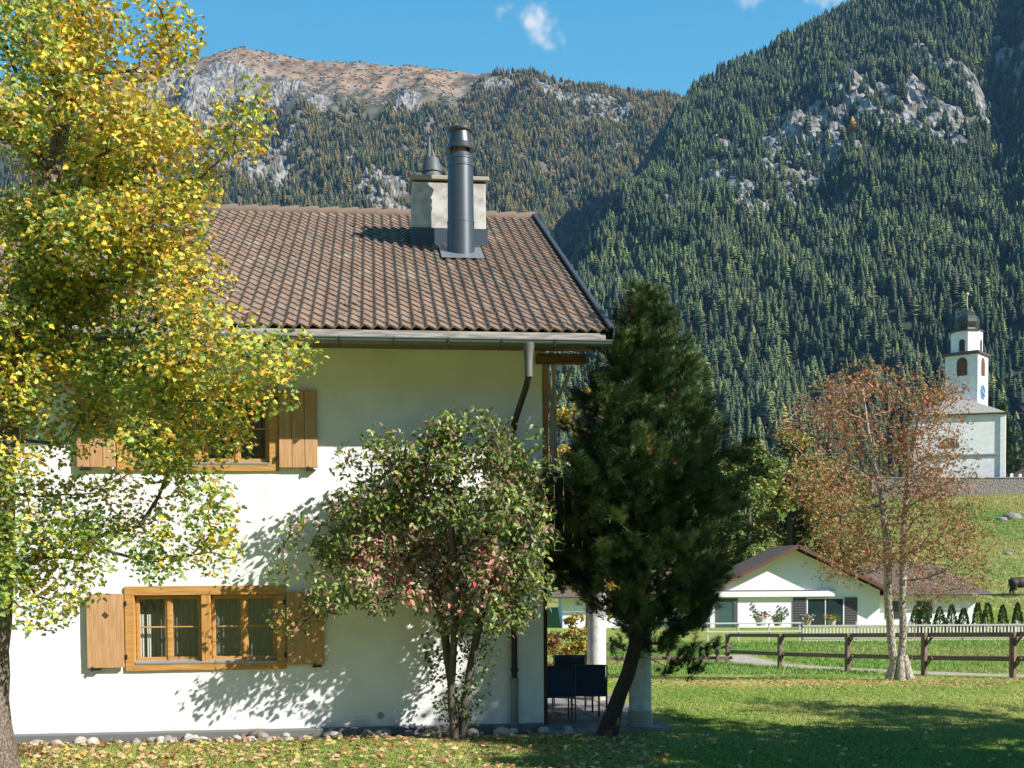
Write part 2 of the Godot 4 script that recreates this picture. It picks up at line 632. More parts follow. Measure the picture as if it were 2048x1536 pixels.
# A skeleton of trunks and of branches that reach for the tips. Gives [positions, parents, radii, first branch node].
func skeleton(trunks: Array, tips: PackedVector3Array, r0: float, tip_r: float, step: float, low: float, sag := 0.5) -> Array:
	var pos := PackedVector3Array()
	var par := PackedInt32Array()
	var run := PackedFloat32Array()
	for t: Array in trunks:
		var prev := -1
		for i in t.size():
			var p := Vector3(t[i][0], t[i][1], t[i][2])
			if prev >= 0:
				var k := maxi(1, int(pos[prev].distance_to(p) / step))
				var from := pos[prev]
				for j in k:
					pos.append(from.lerp(p, float(j + 1) / k) + (Vector3(rng.randf_range(-1, 1), 0, rng.randf_range(-1, 1)) * step * 0.05))
					par.append(prev)
					run.append(run[prev] + step * 0.3)
					prev = pos.size() - 1
			else:
				pos.append(p)
				par.append(-1)
				run.append(0.0)
				prev = pos.size() - 1
	var first := pos.size()
	var order := []
	for i in tips.size():
		var best := 1e9
		for j in range(0, first, 2):
			best = minf(best, tips[i].distance_squared_to(pos[j]))
		order.append([best, i])
	order.sort_custom(func(a: Array, b: Array) -> bool: return a[0] < b[0])
	var ends := PackedInt32Array()
	for o: Array in order:
		var tip := tips[o[1]]
		var best := 1e9
		var from := 0
		for j in pos.size():
			var q := pos[j]
			if q.y < low: continue
			var cost := q.distance_to(tip) + 0.22 * run[j] + maxf(0.0, q.y - tip.y + 0.1) * sag
			if cost < best:
				best = cost
				from = j
		var a := pos[from]
		var dir := (a - pos[maxi(par[from], 0)]).normalized()
		var gap := a.distance_to(tip)
		var mid := a.lerp(tip, 0.5) + dir * gap * 0.18 + Vector3(rng.randf_range(-1, 1), rng.randf_range(-1, 0.4), rng.randf_range(-1, 1)) * gap * 0.10
		var k := maxi(2, int(gap / step))
		var prev := from
		for j in k:
			var t := float(j + 1) / k
			pos.append(a.lerp(mid, t).lerp(mid.lerp(tip, t), t))
			par.append(prev)
			run.append(run[prev] + gap / k)
			prev = pos.size() - 1
		ends.append(prev)
	var weight := PackedFloat32Array()
	weight.resize(pos.size())
	for e in ends:
		weight[e] += 1.0
	for i in range(pos.size() - 1, 0, -1):
		if par[i] >= 0:
			weight[par[i]] += maxf(weight[i], 0.2)
	var most := weight[0] * 0.8
	for i in first:
		if par[i] < 0: most = maxf(most, weight[i])
	var rad := PackedFloat32Array()
	for i in pos.size():
		rad.append(clampf(r0 * pow(weight[i] / most, 0.52), tip_r, r0))
	return [pos, par, rad, first, ends]


func limbs(sk: Array, from: int, to: int, base: Vector3, thin := 1.0) -> ArrayMesh:
	var s := Shape.new()
	var pos: PackedVector3Array = sk[0]
	var par: PackedInt32Array = sk[1]
	var rad: PackedFloat32Array = sk[2]
	for i in range(from, to):
		var p := par[i]
		if p < 0: continue
		var r1 := minf(rad[p], rad[i] * 1.25) if i >= sk[3] else rad[p]
		var sides := 9 if r1 > 0.06 else (5 if r1 > 0.015 else 3)
		var d := (pos[i] - pos[p]) * 0.06
		s.tube(PackedVector3Array([pos[p] - base - d, pos[i] - base + d]), PackedFloat32Array([r1 * thin, rad[i] * thin]), sides, false)
	return s.mesh()


func leaf_basis(size: float, droop: float) -> Basis:
	var a := rng.randf() * TAU
	var fwd := Vector3(cos(a), rng.randf_range(-droop, 0.35), sin(a)).normalized()
	var up := (Vector3(rng.randf_range(-0.8, 0.8), rng.randf_range(0.1, 1.0), rng.randf_range(-0.8, 0.8))).normalized()
	var x := up.cross(fwd).normalized()
	up = fwd.cross(x)
	return Basis(x * size, up * size, fwd * size)


# Leaves round the tips; those that show largest from the lawn become single leaves.
func dress(root: Node3D, base: Vector3, tips: PackedVector3Array, each: int, reach: float, size: Vector2, droop: float, shape: ArrayMesh, m: Material, tint: Callable, singles: int, seed_: int, called := "foliage") -> void:
	rng.seed = seed_
	var all := []
	for t in tips:
		for i in each:
			var p := Vector3.ONE
			while p.length() > 1.0:
				p = Vector3(rng.randf_range(-1, 1), rng.randf_range(-1, 1), rng.randf_range(-1, 1))
			p = t + p * reach * Vector3(1, 0.8, 1)
			var s := rng.randf_range(size.x, size.y)
			all.append([Transform3D(leaf_basis(s, droop), p - base), tint.call(p), -s / maxf(2.0, -p.z) if p.x > p.z * 0.42 and p.x < -p.z * 0.42 and p.y < 2.4 - p.z * 0.47 else 0.0])
	if singles > 0:
		var few := all.duplicate()
		few.sort_custom(func(a: Array, b: Array) -> bool: return a[2] < b[2])
		var palette := {}
		for i in mini(singles, few.size()):
			var c: Color = few[i][1]
			var key := "%d %d %d" % [int(c.r * 14.0), int(c.g * 14.0), int(c.b * 20.0)]
			if not palette.has(key):
				var pm: StandardMaterial3D = m.duplicate()
				pm.vertex_color_use_as_albedo = false
				pm.albedo_color = c.linear_to_srgb()
				palette[key] = pm
			var o := part(root, "leaf", shape, palette[key])
			o.transform = few[i][0]
			few[i][2] = 1.0
	var s := Copies.new()
	for a: Array in all:
		if a[2] < 0.5:
			s.put(a[0], a[1])
	scatter(root, called, shape, m, s)


func build_maple() -> void:
	rng.seed = 31
	var trunk := [[-5.987,0.026,-13.660],[-5.991,0.899,-13.660],[-5.945,1.756,-13.650],[-5.892,2.609,-13.650],[-5.823,3.740,-13.650],[-5.631,4.856,-13.600],[-5.327,5.968,-13.600],[-5.052,7.075,-13.600],[-4.835,8.175,-13.600],[-4.703,9.270,-13.600],[-4.606,9.978,-13.600]]
	var tips := tips_in([[-5.11,8.04,-12.78,0.30,0.36,12],[-4.76,8.30,-13.39,0.37,0.32,12],[-4.80,7.57,-13.04,0.53,0.31,18],[-3.71,8.27,-13.09,0.16,0.34,6],[-3.86,7.75,-13.11,0.08,0.17,2],[-5.05,7.03,-12.43,0.24,0.35,10],[-3.99,7.08,-12.33,0.32,0.24,9],[-3.79,7.10,-13.39,0.37,0.21,8],[-3.05,6.93,-12.64,0.19,0.08,2],[-2.74,7.09,-12.60,0.07,0.06,2],[-5.28,7.25,-14.29,0.52,0.34,16],[-4.24,6.73,-13.24,0.42,0.26,12],[-3.44,6.58,-13.39,0.23,0.13,3],[-3.77,6.20,-12.92,0.44,0.20,10],[-5.37,6.35,-13.58,0.38,0.32,12],[-4.36,5.96,-12.60,0.46,0.30,16],[-3.90,5.73,-13.13,0.48,0.26,13],[-3.35,5.66,-13.43,0.14,0.13,2],[-5.18,5.57,-13.35,0.43,0.32,14],[-4.67,5.56,-13.78,0.50,0.33,16],[-3.67,5.25,-13.17,0.42,0.23,10],[-2.95,4.90,-12.38,0.17,0.11,2],[-5.26,4.95,-13.82,0.50,0.33,16],[-4.41,4.72,-13.48,0.54,0.32,18],[-3.26,4.57,-12.69,0.46,0.20,10],[-2.56,4.54,-12.34,0.27,0.13,4],[-2.35,4.80,-13.43,0.08,0.11,2],[-2.84,4.26,-12.91,0.28,0.15,4],[-3.63,4.23,-13.23,0.48,0.20,10],[-4.90,4.24,-14.06,0.51,0.19,9],[-5.58,4.26,-13.73,0.33,0.24,8],[-3.31,3.90,-13.50,0.32,0.12,4],[-3.84,3.70,-12.81,0.41,0.14,7],[-5.20,3.88,-13.90,0.16,0.10,2],[-5.34,3.56,-12.90,0.17,0.17,3],[-3.83,3.44,-13.52,0.32,0.12,3],[-4.72,3.28,-14.06,0.13,0.13,2],[-3.16,3.11,-12.72,0.12,0.12,2],[-5.11,2.86,-12.76,0.30,0.12,3],[-4.40,2.80,-12.86,0.41,0.17,6],[-4.02,2.91,-13.76,0.33,0.13,3],[-3.24,2.80,-13.12,0.12,0.09,2],[-5.41,2.44,-13.35,0.26,0.18,4],[-3.74,2.51,-12.96,0.42,0.08,3],[-3.34,2.53,-13.21,0.08,0.07,2],[-4.87,2.11,-13.06,0.17,0.07,2],[-5.29,1.97,-13.02,0.17,0.12,2],[-5.39,2.65,-12.90,0.15,0.17,2],[-5.05,9.10,-13.47,0.66,0.32,21],[-4.81,10.15,-14.11,0.45,0.39,16],[-6.83,7.94,-13.66,0.78,0.78,60],[-7.29,6.59,-14.16,0.93,0.69,59],[-6.62,4.74,-12.90,0.90,0.63,62],[-6.44,3.41,-12.90,0.63,0.47,25],[-5.33,5.05,-12.90,0.15,0.25,4],[-5.32,4.41,-12.90,0.15,0.25,4],[-5.35,3.13,-12.90,0.17,0.23,3],[-5.33,2.54,-12.90,0.15,0.20,2],[-5.40,2.17,-12.90,0.12,0.17,2],[-5.09,3.27,-13.44,0.12,0.07,2],[-4.78,2.43,-13.46,0.26,0.10,2]], 0.62, 32)
	var base := Vector3(trunk[0][0], 0, trunk[0][2])
	var root := thing("maple_tree", "large maple with yellow and green autumn leaves at the left edge", "tree", base)
	var sk := skeleton([trunk], tips, 0.225, 0.005, 0.25, 2.0, 0.35)
	var bark := textured(grain(41, 0.03, [Color(0.26, 0.23, 0.20), Color(0.47, 0.42, 0.38), Color(0.62, 0.57, 0.52)], 5), Vector3(2.5, 0.9, 2.5), 0.95, grain(42, 0.05, [Color.BLACK, Color.WHITE], 4), 1.5)
	var s := Shape.new()
	var pts := PackedVector3Array()
	var rr := PackedFloat32Array()
	for i in range(0, sk[3]):
		pts.append(sk[0][i] - base)
		rr.append(sk[2][i] + 0.17 * exp(-sk[0][i].y * 3.2))
	pts[0].y = -0.15
	s.tube(pts, rr, 14)
	part(root, "trunk", s.mesh(), bark)
	part(root, "branches", limbs(sk, sk[3], sk[0].size(), base, 0.72), mat(0.10, 0.085, 0.07, 0.9))
	var tint := func(p: Vector3) -> Color:
		var k := crisp.get_noise_3d(p.x * 26.0, p.y * 26.0, p.z * 26.0) * 0.55 + rng.randf_range(-0.55, 0.55) - 0.10 + 0.22 * clampf((p.y - 4.2) / 3.0, -1.0, 1.0) + 0.10 * clampf((p.x + 4.0) / 2.0, -1.0, 1.0)
		if k > 0.22 and rng.randf() < 0.36: return Color(0.64, 0.32, 0.05).lerp(Color(0.46, 0.25, 0.08), rng.randf())
		if k > 0.06: return Color(0.78, 0.53, 0.045).lerp(Color(0.66, 0.58, 0.08), rng.randf())
		if k > -0.18: return Color(0.52, 0.52, 0.08).lerp(Color(0.33, 0.43, 0.075), rng.randf())
		return Color(0.12, 0.21, 0.045).lerp(Color(0.28, 0.38, 0.09), rng.randf())
	dress(root, base, tips, 112, 0.35, Vector2(0.044, 0.078), 0.9, leaf_shape("lobed"), leafy(1, 1, 1, 0.5), tint, 300, 33)


func build_shrub() -> void:
	rng.seed = 51
	var tips := tips_in([[-0.92,3.92,-16.25,0.47,0.33,25],[-1.51,3.77,-16.34,0.38,0.31,19],[-0.25,3.80,-16.39,0.47,0.33,25],[0.19,3.56,-16.50,0.23,0.37,14],[-1.95,3.23,-16.34,0.44,0.33,23],[-1.11,3.23,-16.49,0.54,0.41,34],[-0.28,3.12,-15.77,0.52,0.39,34],[0.22,2.93,-16.12,0.26,0.46,20],[-2.29,2.69,-16.50,0.37,0.34,20],[-1.58,2.55,-16.27,0.54,0.33,29],[-0.81,2.47,-16.47,0.54,0.40,34],[-0.12,2.40,-15.84,0.46,0.39,30],[-2.51,2.05,-16.13,0.24,0.30,12],[-1.95,2.05,-15.95,0.33,0.26,14],[-1.21,2.07,-16.19,0.30,0.20,10],[-0.64,1.80,-16.21,0.30,0.27,13],[-0.13,1.81,-15.76,0.29,0.26,13],[0.25,2.27,-15.92,0.19,0.39,13],[-1.77,4.03,-15.97,0.09,0.11,2],[-0.83,4.32,-16.48,0.11,0.11,2],[-0.42,4.23,-16.36,0.11,0.10,2]], 0.42, 52)
	var base := Vector3(-0.76, 0, -16.44)
	for p: Array in [[-3.05, 2.35], [-2.95, 2.75], [-2.85, 3.0], [-2.2, 3.75], [-2.15, 3.9], [-1.55, 4.1], [-0.95, 4.3], [-0.9, 4.2], [-0.45, 4.33], [-0.1, 4.25], [-1.9, 3.9], [-3.1, 1.75], [-2.9, 1.55], [0.3, 4.1], [0.5, 3.7]]:
		tips.append(Vector3(p[0], p[1], -16.2 + rng.randf_range(-0.2, 0.2)))
	var root := thing("garden_shrub", "broad multi-stemmed shrub with green and reddish leaves against the white wall", "shrub", base)
	var sk := skeleton([[[-0.762,-0.002,-16.440],[-0.823,0.693,-16.400],[-0.917,1.383,-16.350],[-1.044,2.067,-16.300],[-1.171,2.746,-16.250]],[[-0.692,0.001,-16.420],[-0.652,0.625,-16.380],[-0.541,1.248,-16.300],[-0.364,1.930,-16.200],[-0.224,2.604,-16.200]],[[-0.808,0.004,-16.400],[-0.853,0.567,-16.300],[-0.809,1.256,-16.200],[-0.730,2.070,-16.100],[-0.823,3.008,-16.100]]], tips, 0.06, 0.004, 0.2, 0.9, 0.3)
	part(root, "stems", limbs(sk, 0, sk[0].size(), base), mat(0.10, 0.08, 0.06, 0.9))
	var tint := func(p: Vector3) -> Color:
		var red := clampf(1.2 - Vector2((p.x + 1.25) / 1.15, (p.y - 2.35) / 0.66).length(), 0.0, 1.0) + crisp.get_noise_3d(p.x * 20.0, p.y * 20.0, p.z * 20.0) * 0.5
		var r := rng.randf()
		if red > 0.30 and r < 0.62:
			return Color(0.50, 0.25, 0.21).lerp(Color(0.50, 0.35, 0.24), rng.randf()) if rng.randf() > 0.12 else Color(0.45, 0.05, 0.07)
		if r < 0.24: return Color(0.30, 0.20, 0.11).lerp(Color(0.22, 0.13, 0.10), rng.randf())
		if r < 0.32: return Color(0.40, 0.36, 0.06)
		return Color(0.08, 0.155, 0.035).lerp(Color(0.24, 0.31, 0.07), rng.randf())
	var m := leafy(1, 1, 1, 0.4, 0.45)
	dress(root, base, tips, 38, 0.25, Vector2(0.062, 0.105), 1.6, leaf_shape("oval"), m, tint, 300, 53)
	var low := PackedVector3Array()
	for i in 110:
		var y := rng.randf_range(0.03, 1.5)
		low.append(Vector3(-0.75 + rng.randf_range(-0.30, 0.34) * (1.0 + y * 0.3), y, -16.42 + rng.randf_range(-0.2, 0.2)))
	var green := func(_p: Vector3) -> Color: return Color(0.05, 0.10, 0.025).lerp(Color(0.13, 0.19, 0.05), rng.randf())
	dress(root, base, low, 7, 0.13, Vector2(0.05, 0.085), 1.2, leaf_shape("oval"), m, green, 0, 54, "low_foliage")


func tuft(seed_: int, needles: int) -> ArrayMesh:
	var g := RandomNumberGenerator.new()
	g.seed = seed_
	var s := Shape.new()
	for i in needles:
		var a := g.randf() * TAU
		var open := g.randf_range(0.25, 1.15)
		var d := Vector3(cos(a) * sin(open), sin(a) * sin(open), cos(open))
		var from := Vector3(0, 0, g.randf_range(-0.25, 0.35))
		var w := d.cross(Vector3(0.3, 0.8, 0.2)).normalized() * 0.035
		var l := g.randf_range(0.55, 1.0)
		s.face([from - w, from + w, from + d * l], d.cross(w))
	return s.mesh()


func build_pine() -> void:
	rng.seed = 61
	var base := Vector3(1.32, 0, -16.72)
	var root := thing("pine_tree", "dense dark green pine with a leaning trunk at the house corner", "tree", base)
	var trunk := [[1.30, -0.1, -16.72], [1.42, 0.35, -16.74], [1.62, 0.85, -16.78], [1.76, 1.4, -16.85], [1.86, 2.2, -16.9], [1.95, 3.2, -16.9], [1.95, 4.4, -16.9], [1.92, 5.5, -16.9], [1.90, 6.15, -16.9]]
	var ys := [1.15, 1.45, 1.95, 2.6, 3.3, 3.95, 4.65, 5.3, 5.9, 6.45]
	var rs := [0.10, 0.76, 1.16, 1.30, 1.27, 1.13, 0.93, 0.66, 0.32, 0.03]
	var tips := PackedVector3Array()
	while tips.size() < 860:
		var y := rng.randf_range(1.2, 6.2)
		var r := along(ys, rs, y)
		if rng.randf() > r / 1.36: continue
		var a := rng.randf() * TAU
		var bump := 1.0 + 0.16 * sin(a * 3.0 + y * 2.2) + 0.10 * sin(a * 5.0 - y * 5.0)
		var q := r * bump * sqrt(rng.randf_range(0.12, 1.0))
		tips.append(Vector3(lerpf(2.0, 1.9, (y - 1.2) / 5.2) + cos(a) * q, y + 0.18 * q, -16.9 + sin(a) * q * 0.92))
	for i in 26:
		tips.append(Vector3(1.90 + rng.randf_range(-0.16, 0.16), 5.6 + 0.024 * i, -16.9 + rng.randf_range(-0.14, 0.14)))
	for p: Array in [[2.35, 1.08, -16.5], [2.52, 1.0, -16.4], [2.45, 1.2, -16.6], [2.75, 1.25, -16.5], [1.45, 1.25, -16.6], [2.2, 0.95, -16.6]]:
		tips.append(Vector3(p[0], p[1], p[2]))
	var sk := skeleton([trunk], tips, 0.098, 0.005, 0.22, 0.9, 0.1)
	var bark := textured(grain(63, 0.04, [Color(0.14, 0.11, 0.09), Color(0.27, 0.22, 0.18), Color(0.40, 0.34, 0.28)], 5), Vector3(3, 1.2, 3), 0.95, grain(64, 0.05, [Color.BLACK, Color.WHITE], 4), 1.6)
	var pts := PackedVector3Array()
	var rr := PackedFloat32Array()
	for i in range(0, sk[3]):
		pts.append(sk[0][i] - base)
		rr.append(maxf(sk[2][i], 0.02) + 0.09 * exp(-maxf(0.0, sk[0][i].y) * 5.0))
	var s := Shape.new()
	s.tube(pts, rr, 12)
	part(root, "trunk", s.mesh(), bark)
	part(root, "branches", limbs(sk, sk[3], sk[0].size(), base), mat(0.09, 0.07, 0.055, 0.9))
	rng.seed = 62
	var green := leafy(1, 1, 1, 0.15, 0.5)
	var kinds := [Copies.new(), Copies.new()]
	for i in tips.size():
		var t := tips[i]
		var out := Vector3(t.x - 1.95, 0.0, t.z + 16.9)
		var tone := pow(rng.randf(), 1.3)
		var lead := (out.normalized() * 0.9 + Vector3(rng.randf_range(-0.4, 0.4), rng.randf_range(0.3, 1.0), rng.randf_range(-0.4, 0.4))).normalized()
		for j in 18:
			var p := t + lead * rng.randf_range(-0.20, 0.10) + Vector3(rng.randf_range(-1, 1), rng.randf_range(-1, 1), rng.randf_range(-1, 1)) * 0.085
			var d := (lead + Vector3(rng.randf_range(-0.6, 0.6), rng.randf_range(-0.3, 0.7), rng.randf_range(-0.6, 0.6))).normalized()
			var x := d.cross(Vector3.UP).normalized()
			var size := rng.randf_range(0.085, 0.16)
			var c := Color(0.013, 0.042, 0.014).lerp(Color(0.15, 0.23, 0.065), clampf(pow(tone, 1.5) * 0.75 + rng.randf() * 0.25, 0.0, 1.0))
			if t.y > 5.0 and rng.randf() < 0.10: c = Color(0.22, 0.22, 0.08)
			if rng.randf() < 0.012: c = Color(0.30, 0.18, 0.07)
			kinds[j % 2].put(Transform3D(Basis(x, x.cross(-d), d).scaled_local(Vector3(size, size, size)), p - base), c)
	scatter(root, "foliage", tuft(5, 30), green, kinds[0])
	scatter(root, "foliage", tuft(6, 30), green, kinds[1])


func build_rowan() -> void:
	rng.seed = 71
	var tips := tips_in([[7.44,6.13,-25.71,0.70,0.48,40],[6.55,5.66,-25.33,0.58,0.47,34],[8.86,6.12,-26.43,0.83,0.50,46],[5.98,5.18,-25.16,0.31,0.37,14],[7.80,5.17,-26.18,1.15,0.60,79],[8.87,5.02,-25.80,0.91,0.59,64],[6.55,4.13,-25.13,0.84,0.68,71],[8.22,3.97,-26.12,1.14,0.82,108],[9.04,4.11,-25.08,0.78,0.68,67],[7.20,3.11,-25.95,0.81,0.59,56],[8.34,2.87,-25.15,1.00,0.63,78],[9.35,3.07,-25.20,0.63,0.63,49],[9.74,2.12,-25.93,0.49,0.59,34],[9.23,1.89,-26.82,0.56,0.39,24],[7.12,2.35,-25.27,0.63,0.37,29],[9.07,5.72,-25.49,0.53,0.42,27]], 0.9, 72)
	var base := Vector3(8.39, -0.17, -26.0)
	var root := thing("rowan_tree", "sparse reddish autumn tree with pale twin trunks before the fence", "tree", base)
	var sk := skeleton([[[8.311,-0.174,-26.000],[8.220,0.719,-26.000],[8.150,1.805,-26.000],[8.124,2.887,-26.000],[7.953,3.964,-25.950],[7.718,5.034,-25.900],[7.553,6.104,-25.900]],[[8.469,-0.180,-26.050],[8.502,0.820,-26.100],[8.523,2.126,-26.150],[8.555,3.324,-26.200],[8.675,4.522,-26.250],[8.904,5.611,-26.300]],[[8.550,-0.175,-26.000],[8.708,0.614,-25.900],[8.606,1.376,-25.800],[8.629,1.968,-25.750]]], tips, 0.088, 0.0045, 0.3, 2.0, 0.3)
	var bark := textured(grain(73, 0.02, [Color(0.30, 0.27, 0.23), Color(0.60, 0.57, 0.52), Color(0.78, 0.76, 0.70)], 5), Vector3(2, 1.2, 2), 0.9, grain(74, 0.05, [Color.BLACK, Color.WHITE], 3), 0.6)
	part(root, "trunk", limbs(sk, 0, sk[3], base), bark)
	part(root, "branches", limbs(sk, sk[3], sk[0].size(), base), mat(0.28, 0.22, 0.18, 0.9))
	var flare := Shape.new()
	for a in 7:
		var t := TAU * a / 7.0
		flare.tube(PackedVector3Array([Vector3(0.03 + cos(t) * 0.10, 0.55, sin(t) * 0.10), Vector3(0.03 + cos(t) * 0.17, 0.2, sin(t) * 0.17), Vector3(0.03 + cos(t) * 0.26, -0.12, sin(t) * 0.24)]), PackedFloat32Array([0.07, 0.10, 0.12]), 7)
	part(root, "root_flare", flare.mesh(), bark)
	var tint := func(p: Vector3) -> Color:
		var r := rng.randf() + 0.10 * clampf((p.y - 4.5) / 2.0, -1.0, 1.0)
		if r > 0.52: return Color(0.44, 0.13, 0.06).lerp(Color(0.48, 0.21, 0.07), rng.randf())
		if r > 0.28: return Color(0.42, 0.25, 0.07).lerp(Color(0.26, 0.17, 0.08), rng.randf())
		return Color(0.20, 0.18, 0.07)
	dress(root, base, tips, 20, 0.38, Vector2(0.05, 0.10), 1.4, leaf_shape("feather"), leafy(1, 1, 1, 0.4), tint, 0, 75)


# A round-crowned tree from a list of [x, y, z, radius, height share] clumps.
func crown_tree(called: String, label: String, base: Vector3, tall: float, wide: float, low: float, n_tips: int, each: int, leaf: Vector2, a: Color, b: Color, odd: Color, share: float, seed_: int, group := "") -> void:
	rng.seed = seed_
	var root := thing(called, label, "tree", base, 0.0, group)
	var tips := PackedVector3Array()
	var blobs := []
	for i in 16:
		var f := rng.randf()
		var w := wide * (0.35 + 0.65 * sin(PI * clampf(f * 0.85 + 0.12, 0.0, 1.0)))
		var t := rng.randf() * TAU
		blobs.append([Vector3(cos(t) * w * 0.62, lerpf(low, tall * 0.9, f), sin(t) * w * 0.62), w * rng.randf_range(0.32, 0.5)])
	blobs.append([Vector3(0, tall * 0.88, 0), wide * 0.32])
	for i in n_tips:
		var q: Array = blobs[i % blobs.size()]
		var p := Vector3.ONE
		while p.length() > 1.0:
			p = Vector3(rng.randf_range(-1, 1), rng.randf_range(-1, 1), rng.randf_range(-1, 1))
		tips.append(base + q[0] + p * q[1])
	var trunk := [[base.x, base.y - 0.3, base.z], [base.x + 0.05, base.y + low, base.z], [base.x, base.y + tall * 0.8, base.z]]
	var sk := skeleton([trunk], tips, tall * 0.018, 0.01, tall * 0.05, base.y + low * 0.6, 0.2)
	part(root, "trunk", limbs(sk, 0, sk[3], base), mat(0.11, 0.09, 0.07, 0.9))
	part(root, "branches", limbs(sk, sk[3], sk[0].size(), base), mat(0.10, 0.08, 0.06, 0.9))
	var tint := func(p: Vector3) -> Color:
		var k := crisp.get_noise_3d(p.x * 8.0, p.y * 8.0, p.z * 8.0) + rng.randf_range(-0.5, 0.5)
		if rng.randf() < share * (1.0 + k): return odd.lerp(b, rng.randf() * 0.5)
		return a.lerp(b, clampf(0.5 + k, 0.0, 1.0))
	dress(root, base, tips, each, wide * 0.15, leaf, 0.9, leaf_shape("oval"), leafy(1, 1, 1, 0.4), tint, 0, seed_ + 1)

# ---------------------------------------------------------------- the white house

const PITCH := 0.4496
var timber: Material
var shutter_wood: Material
var old_wood: Material
var plaster: Material
var zinc: Material
var steel: Material
var glass: Material


func make_materials() -> void:
	plaster = textured(grain(101, 0.006, [Color(0.885, 0.885, 0.88), Color(0.905, 0.905, 0.905), Color(0.92, 0.92, 0.92)], 5), Vector3(0.4, 0.4, 0.4), 0.92, grain(102, 0.03, [Color.BLACK, Color.WHITE], 4), 0.16)
	plaster.vertex_color_use_as_albedo = true
	timber = wood(111, lin(0.39, 0.19, 0.05), lin(0.52, 0.28, 0.09), 0, 0.55)
	shutter_wood = wood(113, lin(0.42, 0.235, 0.11), lin(0.52, 0.31, 0.155), 1, 0.65)
	old_wood = wood(115, lin(0.20, 0.19, 0.175), lin(0.42, 0.39, 0.36), 0, 0.85)
	zinc = mat(0.16, 0.19, 0.19, 0.45, 0.6)
	steel = mat(0.09, 0.105, 0.12, 0.4, 0.6)
	var g := StandardMaterial3D.new()
	g.albedo_color = Color(0.05, 0.06, 0.06, 0.10)
	g.transparency = BaseMaterial3D.TRANSPARENCY_ALPHA
	g.roughness = 0.03
	glass = g


func bars(x0: float, x1: float, y0: float, y1: float, left: float, right: float, top: float, bottom: float, z0: float, z1: float, bevel: float) -> Shape:
	var s := Shape.new()
	var zc := (z0 + z1) * 0.5
	var zt := z1 - z0
	s.box(Vector3((x0 + x1) * 0.5, y1 - top * 0.5, zc), Vector3(x1 - x0, top, zt), bevel)
	s.box(Vector3((x0 + x1) * 0.5, y0 + bottom * 0.5, zc), Vector3(x1 - x0, bottom, zt), bevel)
	s.box(Vector3(x0 + left * 0.5, (y0 + bottom + y1 - top) * 0.5, zc), Vector3(left, y1 - y0 - top - bottom, zt), bevel)
	s.box(Vector3(x1 - right * 0.5, (y0 + bottom + y1 - top) * 0.5, zc), Vector3(right, y1 - y0 - top - bottom, zt), bevel)
	return s


